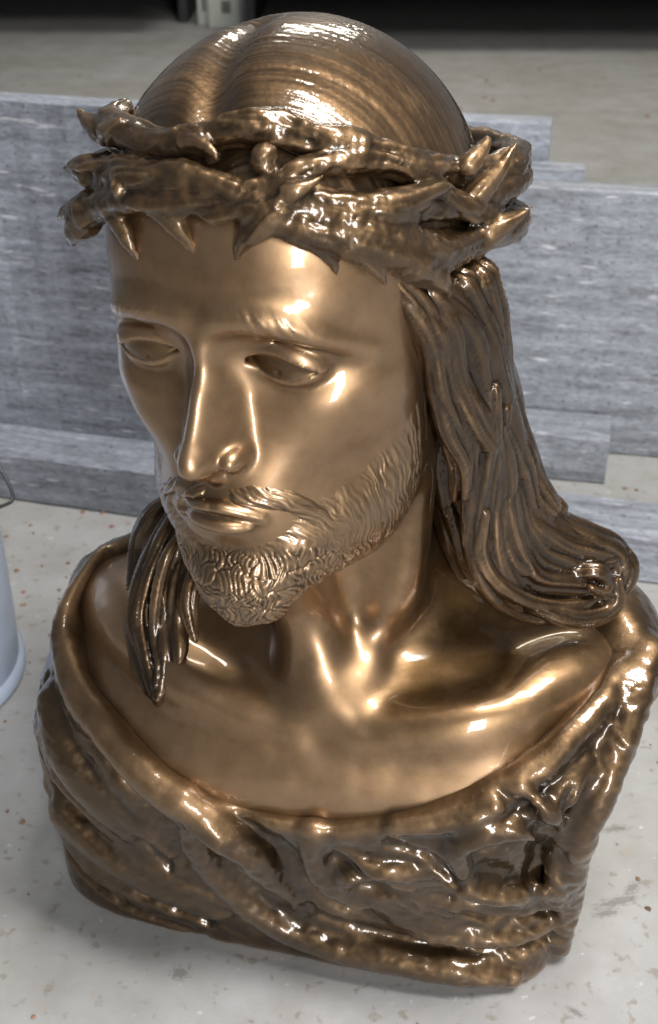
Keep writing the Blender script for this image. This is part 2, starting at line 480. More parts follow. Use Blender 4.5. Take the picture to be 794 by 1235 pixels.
# ------------------------------------------------------------------ bronze materials
def nd(nt, t, **kw):
    n = nt.nodes.new(t)
    for k, v in kw.items():
        if k in n.inputs: n.inputs[k].default_value = v
        else: setattr(n, k, v)
    return n
def ramp(nt, stops, fac=None):
    r = nt.nodes.new('ShaderNodeValToRGB'); cr = r.color_ramp
    while len(cr.elements) > 1: cr.elements.remove(cr.elements[-1])
    cr.elements[0].position = stops[0][0]; cr.elements[0].color = (*stops[0][1], 1)
    for p, c in stops[1:]:
        e = cr.elements.new(p); e.color = (*c, 1)
    if fac is not None: nt.links.new(fac, r.inputs[0])
    return r
def bronze(name, dark, mid, light, rough=(0.20, 0.36), grain=0.0, patch=0.5, bumpy=0.0, bscale=260.0, coat=0.85, metal=0.86):
    m = bpy.data.materials.new(name); m.use_nodes = True; nt = m.node_tree; L = nt.links
    b = nt.nodes['Principled BSDF']
    tc = nd(nt, 'ShaderNodeTexCoord')
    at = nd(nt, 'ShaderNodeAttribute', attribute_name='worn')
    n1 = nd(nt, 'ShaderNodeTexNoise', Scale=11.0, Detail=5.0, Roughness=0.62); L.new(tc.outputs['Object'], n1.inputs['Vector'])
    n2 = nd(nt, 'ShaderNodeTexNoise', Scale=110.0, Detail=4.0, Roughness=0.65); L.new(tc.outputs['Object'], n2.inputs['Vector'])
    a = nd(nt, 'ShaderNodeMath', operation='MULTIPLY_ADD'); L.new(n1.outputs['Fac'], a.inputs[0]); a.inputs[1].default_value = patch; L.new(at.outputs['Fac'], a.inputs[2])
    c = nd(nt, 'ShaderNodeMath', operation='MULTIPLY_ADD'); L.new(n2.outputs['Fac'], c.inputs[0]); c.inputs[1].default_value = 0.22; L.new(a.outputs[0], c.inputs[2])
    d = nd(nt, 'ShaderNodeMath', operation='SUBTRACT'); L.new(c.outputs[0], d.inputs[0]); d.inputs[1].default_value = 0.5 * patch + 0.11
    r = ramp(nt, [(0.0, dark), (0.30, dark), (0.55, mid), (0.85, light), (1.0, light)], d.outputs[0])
    L.new(r.outputs['Color'], b.inputs['Base Color'])
    b.inputs['Metallic'].default_value = metal
    rr = nd(nt, 'ShaderNodeMapRange'); L.new(n1.outputs['Fac'], rr.inputs['Value']); rr.inputs['From Min'].default_value = 0.3; rr.inputs['From Max'].default_value = 0.7
    rr.inputs['To Min'].default_value = rough[0]; rr.inputs['To Max'].default_value = rough[1]
    L.new(rr.outputs[0], b.inputs['Roughness'])
    b.inputs['Coat Weight'].default_value = coat; b.inputs['Coat Roughness'].default_value = 0.04; b.inputs['Coat IOR'].default_value = 1.5
    n4 = nd(nt, 'ShaderNodeTexNoise', Scale=75.0, Detail=6.0, Roughness=0.7); L.new(tc.outputs['Object'], n4.inputs['Vector'])
    cr_ = nd(nt, 'ShaderNodeMapRange'); L.new(n4.outputs['Fac'], cr_.inputs['Value']); cr_.inputs['From Min'].default_value = 0.40; cr_.inputs['From Max'].default_value = 0.72; cr_.inputs['To Min'].default_value = 0.03; cr_.inputs['To Max'].default_value = 0.16
    L.new(cr_.outputs[0], b.inputs['Coat Roughness'])
    bp = nd(nt, 'ShaderNodeBump', Strength=(0.35 + bumpy) if bumpy > 0 else 0.12, Distance=(0.0006 + 0.0012 * bumpy) if bumpy > 0 else 0.0002)
    n3 = nd(nt, 'ShaderNodeTexNoise', Scale=bscale, Detail=3.0, Roughness=0.6); L.new(tc.outputs['Object'], n3.inputs['Vector'])
    mx = nd(nt, 'ShaderNodeMath', operation='MULTIPLY_ADD'); L.new(n3.outputs['Fac'], mx.inputs[0]); mx.inputs[1].default_value = 0.12 + bumpy; L.new(n1.outputs['Fac'], mx.inputs[2])
    L.new((mx if bumpy > 0 else n3).outputs[0], bp.inputs['Height']); L.new(bp.outputs[0], b.inputs['Normal']); L.new(bp.outputs[0], b.inputs['Coat Normal'])
    return m
M_SKIN = bronze('polished_bronze', (0.12, 0.068, 0.026), (0.312, 0.195, 0.104), (0.465, 0.315, 0.188), (0.36, 0.48), patch=0.16, coat=0.75, metal=0.92)
M_HAIR = bronze('brown_hair_bronze', (0.022, 0.012, 0.005), (0.090, 0.052, 0.023), (0.31, 0.185, 0.090), (0.40, 0.52), patch=0.5, bumpy=0.3, bscale=140)
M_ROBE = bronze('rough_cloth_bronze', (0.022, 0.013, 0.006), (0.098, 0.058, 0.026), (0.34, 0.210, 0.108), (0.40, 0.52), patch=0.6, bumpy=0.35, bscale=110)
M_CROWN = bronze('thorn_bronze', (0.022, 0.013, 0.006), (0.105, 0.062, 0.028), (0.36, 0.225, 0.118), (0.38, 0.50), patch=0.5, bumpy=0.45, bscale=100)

bust = bpy.data.objects.new('bust', None); COL.objects.link(bust)
tag(bust, 'bronze bust of a bearded man wearing a crown of thorns and a draped robe', 'statue')
bust.location = (0, 0, 0)

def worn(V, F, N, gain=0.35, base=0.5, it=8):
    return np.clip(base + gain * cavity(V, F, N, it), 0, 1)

def sweep(pts, rad, sides=20, n=7, ridges=0, amp=0.0, twist=0.0, lump=0.0, seed=0, flat=1.0, fdir=None):
    P, r = spline(np.asarray(pts, float), rad, n); r = np.array(r)
    m = len(P); T_ = np.gradient(P, axis=0); T_ /= np.linalg.norm(T_, axis=1, keepdims=True) + 1e-9
    u = np.cross(T_[0], [0.3, 0.2, 1.0] if fdir is None else fdir); u /= np.linalg.norm(u)
    U = []
    for i in range(m):
        u = u - T_[i] * (u @ T_[i]); u /= np.linalg.norm(u); U.append(u.copy())
    U = np.array(U); W = np.cross(T_, U)
    s = np.concatenate([[0], np.cumsum(np.linalg.norm(np.diff(P, axis=0), axis=1))])
    ph = np.linspace(0, 2 * np.pi, sides, endpoint=False)
    rr = np.repeat(r[:, None], sides, 1)
    if ridges:
        a = ridges * ph[None] / 2 + twist * s[:, None] + 1.3 * np.sin(s[:, None] / 17.0 + seed)
        rr = rr * (1 + amp * (np.abs(np.sin(a)) * 2 - 1.2) + 0.35 * amp * np.sin(a * 3.3 + seed))
    V = P[:, None] + rr[..., None] * (np.cos(ph)[None, :, None] * U[:, None] + flat * np.sin(ph)[None, :, None] * W[:, None])
    V = V.reshape(-1, 3)
    if lump:
        c = np.repeat(P, sides, 0); dr = V - c; L = np.linalg.norm(dr, axis=1, keepdims=True) + 1e-9
        V = V + dr / L * (lump * fbm(V, 0.09, 3, seed))[:, None] * np.minimum(L / 3, 1)
    i = np.arange(m - 1)[:, None] * sides; j = np.arange(sides)[None]; k = (j + 1) % sides
    F = np.stack([i + j, i + k, i + sides + k, i + sides + j], -1).reshape(-1, 4)
    return V, F

def piece(name, V, F, mat, parent, gain=0.35, base=0.5):
    N = normals(V, F)
    o = mesh_obj(name, V, F, mat, parent)
    set_attr(o, 'worn', worn(V, F, N, gain, base, 6))
    return o

def polydist(V, P, rad):          # distance, position along and angle round a smooth chain, in mm
    S, r = spline(np.asarray(P, float), rad, 5); r = np.array(r)
    T_ = np.diff(S, axis=0); L = np.linalg.norm(T_, axis=1); cum = np.concatenate([[0], np.cumsum(L)])
    u = np.cross(T_[0], (0.3, 0.2, 1.0)); u /= np.linalg.norm(u)
    best = np.full(len(V), 1e9); al = np.zeros(len(V)); an = np.zeros(len(V)); rr = np.ones(len(V))
    for i in range(len(T_)):
        t = T_[i] / (L[i] + 1e-9); u = u - t * (u @ t); u /= np.linalg.norm(u); w = np.cross(t, u)
        q = V - S[i]; h = np.clip(q @ t, 0, L[i]); c = q - h[:, None] * t
        ra = r[i] + (r[i + 1] - r[i]) * h / (L[i] + 1e-9)
        d = np.linalg.norm(c, axis=1) - ra; m = d < best
        best[m] = d[m]; al[m] = cum[i] + h[m]; an[m] = np.arctan2(c[m] @ w, c[m] @ u); rr[m] = ra[m]
    return best, al, an, rr

def split_mesh(name, V, F, N, own, vals, mat, parent, k):     # one object for each member, seamless shading
    fo = own[F[:, 0]]
    for _ in range(2):                                        # hand stray islands to their neighbours
        for j in range(k):
            fi = np.flatnonzero(fo == j)
            if len(fi) < 8: continue
            ids, inv = np.unique(F[fi], return_inverse=True); f = inv.reshape(-1, 4); lab = np.arange(len(ids))
            for _i in range(600):
                m = lab[f].min(1); new = lab.copy()
                for c in range(4): np.minimum.at(new, f[:, c], m)
                new = new[new]
                if (new == lab).all(): break
                lab = new
            fl = lab[f[:, 0]]; u, n = np.unique(fl, return_counts=True)
            for q in u[n < n.max()]:
                sel = fi[fl == q]; touch = np.isin(F, np.unique(F[sel])).any(1) & (fo != j)
                if touch.any(): fo[sel] = np.bincount(fo[touch]).argmax()
    for j in range(k):
        f = F[fo == j]
        if len(f) < 1: continue
        ids, inv = np.unique(f, return_inverse=True)
        o = mesh_obj(name if isinstance(name, str) else name[j], V[ids], inv.reshape(-1, 4), mat, parent)
        set_attr(o, 'worn', vals[ids])
        if len(o.data.vertices) == len(ids): o.data.normals_split_custom_set_from_vertices(N[ids].astype(float).tolist())

# ------------------------------------------------------------------ figure mesh
def make_figure():
    V, F = G.mesh(1); N = normals(V, F)
    q = HEAD.l(V); cav = cavity(V, F, N, 10)
    # hair strokes of the eyebrows
    for s, tx, tz in ((1, 34, 21), (-1, -36, 24)):
        w = np.exp(-((q[:, 0] - tx) / 17) ** 2 - ((q[:, 2] - tz + 0.012 * (q[:, 0] - tx) ** 2 + 0.30 * s * (q[:, 0] - tx)) / 5.0) ** 2) * (q[:, 1] < -40)
        st = noise(np.column_stack([q[:, 0] * 0.8 + s * q[:, 2] * 0.5, q[:, 2] * 0.22, q[:, 1] * 0.0]), 1.0, 5)
        V = V + N * (w * st * 0.0005)[:, None]
    # hand-worked unevenness of the cast skin
    low = sstep(-90, -150, q[:, 2])
    V = V + N * ((0.0003 + 0.00025 * low) * fbm(V, 38, 2, 3))[:, None]
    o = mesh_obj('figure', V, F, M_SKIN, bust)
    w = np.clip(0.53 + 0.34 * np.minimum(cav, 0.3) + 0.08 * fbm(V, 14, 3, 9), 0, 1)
    e = np.zeros(len(V))
    for c in ((-37.5, -71, 3.0), (30.5, -71, 0.5)):
        d = np.linalg.norm((q - c) * [0.74, 1, 1], axis=1); e = np.maximum(e, sstep(13.6, 12.7, d) * (q[:, 1] < -74))
    w = np.clip(w - 0.46 * e, 0, 1)
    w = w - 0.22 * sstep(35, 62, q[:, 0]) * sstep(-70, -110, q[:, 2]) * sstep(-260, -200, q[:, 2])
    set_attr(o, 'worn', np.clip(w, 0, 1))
make_figure()

# ------------------------------------------------------------------ robe
FOLDS = {
'hem': [[-166, 24, 226], [-171, -12, 214], [-169, -37, 198], [-148, -67, 186], [-118, -89, 176], [-92, -102, 162], [-72, -105, 149], [-62, -106, 139]],
'upper': [[-68, -106, 152], [-51, -106, 137], [-35, -101, 117], [-23, -95, 94], [-10, -87, 66]],
'lower': [[-67, -104, 134], [-65, -97, 104], [-56, -90, 79], [-40, -84, 54], [-18, -80, 35], [16, -79, 25], [53, -78, 23], [91, -75, 19], [123, -66, 11]],
'hollow': [[-54, -101, 117], [-43, -95, 96], [-29, -89, 72]],
'valley': [[-46, -106, 146], [-26, -104, 131], [-8, -99, 111], [13, -91, 81], [39, -83, 51], [75, -77, 35]],
'leftdark': [[-130, -83, 179], [-106, -100, 160], [-87, -102, 130], [-78, -90, 82]],
'leftbump': [[-167, -66, 170], [-153, -83, 151], [-134, -91, 127], [-114, -92, 102]],
'leftfold': [[-165, -73, 86], [-132, -82, 70], [-95, -82, 50], [-61, -80, 36]],
'leftgroove': [[-160, -80, 131], [-149, -82, 98], [-120, -84, 72]],
'pit1': [[30, -94, 96], [43, -93, 92], [59, -91, 89]],
'rim1': [[19, -94, 94], [28, -99, 111], [45, -99, 116], [63, -95, 108], [82, -90, 99]],
'pit2': [[97, -96, 137], [107, -94, 143], [121, -87, 139]],
'rim2': [[89, -96, 125], [86, -99, 143], [96, -98, 157], [111, -93, 160], [127, -86, 155], [134, -79, 134]],
'ridge4': [[91, -92, 113], [109, -82, 100], [128, -70, 87], [144, -55, 77]],
'panel': [[7, -106, 146], [4, -102, 121], [11, -95, 95], [28, -89, 73]],
'ridge5': [[54, -105, 159], [76, -102, 163], [95, -96, 170], [110, -86, 181], [126, -74, 191], [141, -57, 203], [156, -37, 213]],
'ridge6': [[123, -88, 164], [137, -78, 173], [147, -64, 187]],
'redge': [[177, -2, 223], [170, -30, 207], [164, -48, 189], [155, -65, 160], [149, -62, 121], [149, -46, 67], [149, -37, 10]],
'brdark': [[92, -80, 64], [116, -72, 54], [135, -60, 46]],
'band': [[-150, 4, 230], [-152, -25, 226], [-135, -57, 206], [-111, -79, 194], [-78, -96, 178], [-44, -106, 167], [-10, -107, 158]],}
def make_robe():
    g = R_
    g.f = smax(g.f, g.cut, 7)
    def ch(k, r, kk, op='add', lift=0.0, sink=0.0):
        p = np.array(FOLDS[k], float); n = len(p)
        r = np.interp(np.linspace(0, 1, n), np.linspace(0, 1, len(r)), r)
        if op == 'add' and sink:                     # broad ridge: a thicker roll lying mostly under the surface
            r = r + sink; lift = lift - sink; r[-1] *= 0.62
        p = p + [0, -lift, 0.2 * lift]
        g.chain(BODY, p, list(r), kk, op)
    ch('leftdark', [7, 12, 13, 9], 8, 'sub'); ch('leftgroove', [5, 7, 5], 9, 'sub')
    ch('hollow', [7, 10, 7], 5, 'sub', 2); ch('valley', [6, 9, 11, 10, 6], 6, 'sub', 1)
    ch('pit1', [7, 9, 4], 4, 'sub'); ch('pit2', [8, 11, 8], 5, 'sub'); ch('brdark', [6, 8, 6], 10, 'sub', 3)
    g.f = smin(g.f, smax(resample(T, g) - 2.5, g.cut + 3.0, 2), 3).astype(np.float32)
    ch('hem', [-2.6, 2, 4.5, 7, 8, 8, 8, 5], 6, 'add', 1, 3); ch('upper', [5, 7, 7, 5, 2], 6, 'add', 3, 4); ch('lower', [3, 6, 6.5, 7, 7, 7, 6, 4], 6, 'add', 2, 4)
    ch('rim1', [1, 4, 4.5, 1], 7, 'add', 1, 4); ch('rim2', [1, 4, 4, 1], 7, 'add', 1, 4); ch('panel', [1, 4, 2], 8, 'add', 0.5, 4); ch('ridge4', [3, 5, 5, 3], 8, 'add', 0.5, 4)
    ch('ridge5', [1.5, 2.5, 4, 5, 4, 3], 7, 'add', 0, 3); ch('redge', [4, 5, 6, 6, 5, 4], 8, 'add', 0, 4); ch('ridge6', [2, 4, 2], 8, 'add', 0.5, 4)
    def front(xz):                                   # points on the front of the cloth, body mm
        xz = np.asarray(xz, float); Y = np.linspace(-135, 40, 240)
        P = np.stack([np.repeat(xz[:, :1], 240, 1), np.repeat(Y[None], len(xz), 0), np.repeat(xz[:, 1:], 240, 1)], -1)
        d = g.sample(BODY.w(P.reshape(-1, 3))).reshape(len(xz), -1); i = np.argmax(d < 0, axis=1)
        return np.column_stack([xz[:, 0], Y[i], xz[:, 1]])
    CREASES = [([(-186, 140), (-160, 112), (-125, 86), (-85, 60), (-45, 42)], 5.0), ([(-182, 95), (-150, 70), (-110, 48), (-66, 30)], 5.0), ([(-184, 56), (-155, 40), (-115, 25), (-75, 15)], 4.5),
               ([(-172, 186), (-155, 162), (-130, 140), (-106, 112), (-88, 84)], 5.0), ([(6, 62), (40, 52), (80, 47), (118, 44), (142, 42)], 4.5), ([(68, 122), (95, 106), (122, 98), (144, 88)], 5.0),
               ([(152, 182), (143, 152), (138, 122), (141, 92), (146, 58)], 5.0), ([(50, 152), (74, 142), (90, 124)], 4.0), ([(92, 82), (118, 73), (142, 66)], 4.5), ([(20, 132), (40, 122), (62, 118), (84, 100)], 4.0), ([(116, 186), (134, 168), (140, 146)], 4.5)]
    for pts, r in CREASES:
        p = front(pts); n_ = len(p); rr = r * np.array([0.5] + [1.0] * (n_ - 2) + [0.4])
        lowp = front(np.asarray(pts) + [-2, -11]) if pts[0][0] < 100 else front(np.asarray(pts) + [-10, -3])
        g.chain(BODY, lowp + [0, 1, 0], list(rr * 0.8), 6, 'sub')
        g.chain(BODY, p + [0, 1.5, 0], list(rr), 4)
    ch('leftbump', [4, 7, 4], 10, 'add', 1, 5); ch('leftfold', [4, 7, 4], 10, 'add', 1, 5)
    V, F = g.mesh(1); N = normals(V, F); q = BODY.l(V)
    zh = np.interp(q[:, 0], [-200, -168, -146, -98, -72, -36, 0], [228, 222, 195, 165, 147, 160, 240])
    m = sstep(8, -8, q[:, 2] - zh) * sstep(-1, 14, q[:, 2])
    # cloth modelled in strokes that follow the diagonal folds
    ur = q[:, 0] * 0.82 - q[:, 2] * 0.57; vr = q[:, 0] * 0.57 + q[:, 2] * 0.82
    K = np.column_stack([ur * 0.020, vr * 0.062, q[:, 1] * 0.03])
    fold = fbm(K, 1.0, 2, 21); K2 = np.column_stack([ur * 0.05, vr * 0.13, q[:, 1] * 0.06])
    rid = 1 - 2 * np.abs(fbm(K2 + 0.3 * fold[:, None], 1.0, 2, 31))
    e = fbm(V, 15, 2, 47); c = fbm(V, 190, 2, 41); dents = sstep(0.35, 0.8, fbm(V, 75, 2, 43))
    zn = np.interp(q[:, 0], NECK[:, 0], NECK[:, 1]) + 0.8 * np.maximum(q[:, 1] + 5, 0)
    m = m * (0.25 + 0.75 * sstep(0, 16, zn - q[:, 2]))
    V = V + N * (m * (0.0007 * fold + 0.0010 * np.clip(rid, -0.5, 1) * sstep(-0.4, 0.5, e) + 0.0004 * c - 0.0003 * dents + 0.0003 * e))[:, None]
    V = V + N * ((1 - m) * 0.0006 * fbm(V, 60, 2, 4))[:, None]
    V[:, 2] = np.maximum(V[:, 2], 0.0008)
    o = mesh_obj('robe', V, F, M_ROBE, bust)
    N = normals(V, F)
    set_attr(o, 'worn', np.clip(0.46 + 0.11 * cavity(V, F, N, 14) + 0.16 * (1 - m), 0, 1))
make_robe()

# ------------------------------------------------------------------ beard and moustache
def head_radius(g, th, z, out=0.0):            # outermost crossing along a radius from the head's axis, head mm
    th = np.radians(np.asarray(th, float)); z = np.asarray(z, float); R = np.linspace(20, 125, 260)
    P = np.stack([R[None] * np.sin(th)[:, None], -10 - R[None] * np.cos(th)[:, None], np.repeat(z[:, None], len(R), 1)], -1)
    d = g.sample(HEAD.w(P.reshape(-1, 3))).reshape(len(th), -1)
    i = len(R) - 1 - np.argmax((d < 0)[:, ::-1], axis=1)
    r = R[i] + out
    if not (d < 0).any(axis=1).all() or r.max() > 112: return None
    return np.stack([r * np.sin(th), -10 - r * np.cos(th), z], -1)
def make_beard():
    c = HEAD.w([(8, -50, -88)])[0] * 1000
    g = Grid(WORLD, axis((c[0] - 80, c[0] + 50, 0.7), (c[0] + 50, c[0] + 78, 1.4)), axis((c[1] - 78, c[1] + 10, 0.7), (c[1] + 10, c[1] + 60, 1.6)), axis((c[2] - 62, c[2] + 44, 0.7), (c[2] + 44, c[2] + 78, 1.0)))
    hd = Grid(WORLD, *g.ax); head_only = HEADGRID
    f = resample(head_only, g)
    X, Y, Z = np.meshgrid(*g.ax, indexing='ij')
    P = np.stack([X.ravel(), Y.ravel(), Z.ravel()], 1) / 1000
    q = HEAD.l(P).astype(np.float32); del X, Y, Z, P
    th = np.degrees(np.arctan2(q[:, 0], -(q[:, 1] + 10))); z = q[:, 2]; at = np.abs(th)
    top = np.interp(at, [0, 8, 15, 21, 27, 36, 46, 60, 75, 95], [-89, -88, -84, -78, -72, -66, -59, -46, -26, 10])
    m1 = sstep(10, -24, z - top) * sstep(100, 84, at)
    th_beard = 2.6 + 4.0 * sstep(56, 18, at) + 2.0 * sstep(-96, -112, z) * sstep(45, 15, at)
    mt = np.interp(at, [0, 4, 12, 24, 34, 44], [-57, -56, -56, -63, -74, -86])
    mb = np.interp(at, [0, 4, 12, 22, 30, 44], [-60, -62, -65, -70, -80, -96])
    m2 = sstep(2.5, -2, z - mt) * sstep(-2.5, 2, z - mb) * sstep(44, 36, at) * sstep(1.5, 7, at)
    m3 = np.exp(-(at / 7) ** 2) * sstep(-80, -86, z)
    t = np.maximum(m1 * th_beard, m2 * 3.2) - 1.6
    g.f = (f - t.reshape(g.f.shape).astype(np.float32) - 0.0).astype(np.float32)
    zz = z.reshape(g.f.shape); g.f = smax(g.f, -140 - zz, 6).astype(np.float32)
    g.ell(HEAD, (2, -82, -116), (25, 21, 22), 9)
    g.blur([a[0] for a in g.ax], [a[-1] for a in g.ax], 1.5, 0.95, 2)
    rng = np.random.default_rng(3)
    base = Grid(WORLD, *g.ax); base.f = g.f.copy()
    for s in (-1, 1):
        for a0 in np.linspace(5, 15, 9):
            tt = np.linspace(0, 1, 6); e = (a0 - 5) / 10
            aa = a0 + (20 + 7 * (1 - e)) * tt * (0.85 + 0.3 * rng.random()); zl = -57.5 - 3.5 * (1 - e) - (18 + 8 * e) * tt ** 1.4 + 2 * e
            p = head_radius(base, s * aa, zl, -0.2)
            if p is not None: g.chain(HEAD, p, [0.4, 1.0, 1.2, 1.1, 0.8, 0.2], 1.0)
    V, F = g.mesh(1); N = normals(V, F); q = HEAD.l(V)
    th = np.degrees(np.arctan2(q[:, 0], -(q[:, 1] + 10))); at = np.abs(th)
    u = th * 1.35; v_ = q[:, 2].copy()                     # unrolled, about mm
    wob = np.column_stack([u, v_, 0 * u])
    u2 = u + 2.2 * fbm(wob, 0.10, 2, 71); v2 = v_ + 2.6 * fbm(wob, 0.10, 2, 72)
    # chin: every tuft is a nest of concentric arcs opening to one side
    cs = (7.6, 10.0); best = np.full(len(V), 1e9); sec = np.full(len(V), 1e9); pat = np.zeros(len(V))
    for du in (-1, 0, 1):
        for dv in (-1, 0, 1):
            iv = np.floor(v2 / cs[1]) + dv; iu = np.floor(u2 / cs[0] + 0.5 * (iv % 2)) + du
            h1 = _hash(iu.astype(np.int64), iv.astype(np.int64), np.zeros(len(V), np.int64), 5); h2 = _hash(iu.astype(np.int64), iv.astype(np.int64), np.ones(len(V), np.int64), 6)
            cu = (iu + 0.5 - 0.5 * (iv % 2) + 0.34 * h1) * cs[0]; cv = (iv + 0.5 + 0.34 * h2) * cs[1]
            x = u2 - cu; y = v2 - cv; d = np.hypot(x * 1.5, y); m = d < best
            sg = np.where(h1 * h2 > -0.15, 1.0, -1.0); kk = 0.075 + 0.05 * h2
            pp = np.sin(2 * np.pi * (x + sg * kk * (y + 1.5) ** 2) / (3.0 + 0.8 * h1) + 3 * h1)
            sec = np.where(m, best, np.minimum(sec, d)); pat[m] = pp[m]; best[m] = d[m]
    chin = sstep(46, 30, at) * sstep(-89, -94, v_)
    edge = sstep(1.6, 0.2, sec - best)
    str1 = noise(np.column_stack([u2 * 0.62 + v_ * 0.16 * np.sign(th), v_ * 0.085, 0 * u]), 1.0, 8) + 0.6 * noise(np.column_stack([u2 * 1.25 + v_ * 0.3 * np.sign(th), v_ * 0.15, 0 * u]), 1.0, 9)
    top = np.interp(at, [0, 8, 15, 21, 27, 36, 46, 60, 75, 95], [-89, -88, -84, -78, -72, -66, -59, -46, -26, 10])
    fade = 0.15 + 0.85 * sstep(-2, -26, v_ - top)
    mus = sstep(-92, -82, v_) * sstep(44, 34, at)
    cr1 = np.abs(u2) * 0.75 + v_ * 1.0
    str2 = noise(np.column_stack([cr1 * 0.55, (np.abs(u2) - v_) * 0.05, np.sign(th) * 3]), 1.0, 15) + 0.6 * noise(np.column_stack([cr1 * 1.1, (np.abs(u2) - v_) * 0.09, np.sign(th) * 3]), 1.0, 16)
    str1 = (1 - mus) * str1 * fade + mus * 1.3 * str2
    V = V + N * ((chin * (0.50 * np.clip(pat * 1.6, -1, 0.6) * (0.45 + 0.75 * sstep(-0.5, 0.5, fbm(wob, 0.16, 2, 73))) - 0.55 * edge + 0.30 * str1 + 0.8 * fbm(wob, 0.11, 2, 74)) + (1 - chin) * 0.42 * str1) / 1000)[:, None]
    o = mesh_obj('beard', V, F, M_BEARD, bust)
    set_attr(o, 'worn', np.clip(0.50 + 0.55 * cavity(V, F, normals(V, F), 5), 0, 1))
M_BEARD = bronze('beard_bronze', (0.055, 0.032, 0.013), (0.250, 0.159, 0.086), (0.42, 0.283, 0.167), (0.38, 0.48), patch=0.25, bumpy=0.08, metal=0.92)
make_beard()

# ------------------------------------------------------------------ hair
LOCKS_RIGHT = [
    [(29, -86, 457, 5), (41, -82, 442, 6), (50, -74, 415, 6), (57, -66, 387, 6), (70, -56, 358, 6), (79, -53, 333, 5), (76, -49, 306, 3)],
    [(38, -79, 451, 6), (52, -74, 430, 8), (59, -67, 404, 8), (71, -62, 377, 8), (83, -52, 351, 7), (86, -49, 321, 5)],
    [(47, -76, 448, 8), (64, -64, 424, 9), (73, -57, 397, 9), (80, -50, 370, 9), (89, -46, 341, 8), (91, -44, 315, 5)],
    [(58, -65, 445, 10), (70, -55, 419, 11), (77, -50, 395, 11), (88, -43, 363, 10), (99, -36, 334, 9), (107, -34, 311, 6)],
    [(68, -55, 445, 11), (76, -47, 417, 11), (82, -36, 386, 11), (94, -32, 355, 10), (105, -30, 329, 9), (118, -30, 310, 6)],
    [(64, -39, 436, 14), (73, -32, 409, 13), (84, -29, 379, 12), (93, -22, 349, 11), (103, -22, 321, 9), (124, -22, 304, 6)],
    [(31, -86, 452, 3), (40, -86, 438, 3), (48, -80, 419, 3.4), (52, -77, 401, 3.4), (60, -71, 381, 3), (69, -63, 361, 2)],
    [(47, -77, 421, 4), (51, -74, 399, 5), (57, -70, 375, 5), (67, -64, 354, 4), (69, -60, 333, 2)],
    [(65, -68, 394, 4), (68, -64, 371, 5), (71, -56, 345, 5), (72, -55, 323, 4), (71, -54, 302, 2)],
    [(77, -60, 392, 6), (79, -56, 358, 7), (77, -50, 327, 8), (77, -50, 302, 8), (85, -50, 276, 8), (106, -41, 252, 8), (138, -31, 243, 7), (161, -21, 250, 4)],
    [(84, -52, 379, 6), (85, -46, 347, 7), (86, -46, 320, 8), (87, -46, 298, 9), (95, -44, 276, 9), (116, -34, 255, 9), (144, -24, 252, 8), (164, -17, 258, 5)],
    [(89, -44, 366, 6), (90, -43, 338, 7), (93, -44, 313, 8), (100, -40, 291, 9), (110, -39, 274, 9), (129, -32, 265, 9), (151, -21, 258, 8), (166, -12, 265, 5)],
    [(94, -39, 354, 6), (95, -39, 328, 7), (101, -37, 305, 8), (113, -33, 285, 9), (127, -29, 274, 9), (145, -23, 269, 8), (162, -16, 271, 6), (167, -16, 258, 4)],
    [(98, -33, 342, 6), (103, -34, 318, 7), (111, -33, 303, 8), (127, -26, 287, 9), (143, -21, 279, 9), (157, -16, 272, 8), (165, -14, 256, 6), (160, -22, 251, 3)],
    [(102, -27, 331, 6), (112, -27, 310, 7), (125, -22, 295, 8), (142, -19, 284, 9), (159, -15, 272, 9), (162, -18, 259, 8), (157, -20, 253, 4)],
    [(88, -49, 308, 4), (99, -46, 287, 5), (117, -40, 271, 5), (139, -31, 261, 4), (157, -25, 262, 2)],
    [(80, -56, 321, 3), (79, -56, 298, 4), (91, -55, 277, 4), (114, -48, 259, 4), (140, -37, 252, 3), (155, -27, 253, 2)],
    [(108, -38, 293, 4), (121, -35, 284, 4), (141, -27, 274, 4), (157, -23, 273, 3)],
    [(58, -31, 357, 9), (65, -20, 326, 14), (72, -14, 294, 14), (82, -13, 263, 12), (99, -11, 244, 7)],
    [(121, -20, 288, 5), (140, -17, 280, 6), (159, -15, 271, 7), (168, -16, 264, 7), (166, -20, 252, 6), (156, -28, 253, 5), (147, -31, 261, 3)],
    [(110, -47, 258, 5), (132, -43, 247, 6), (152, -32, 242, 6), (162, -28, 248, 5), (161, -28, 261, 3)],
    [(134, -33, 270, 4), (147, -33, 271, 5), (154, -30, 262, 5), (152, -34, 258, 4), (144, -38, 263, 2.5)],
    [(32, -84, 451, 6), (44, -80, 428, 6), (50, -71, 404, 6), (57, -62, 376, 6), (64, -54, 349, 5), (65, -47, 326, 3)],
    [(40, -68, 451, 9), (56, -62, 427, 10), (65, -54, 398, 10), (74, -48, 369, 10), (80, -41, 337, 9), (80, -38, 305, 6)],
]
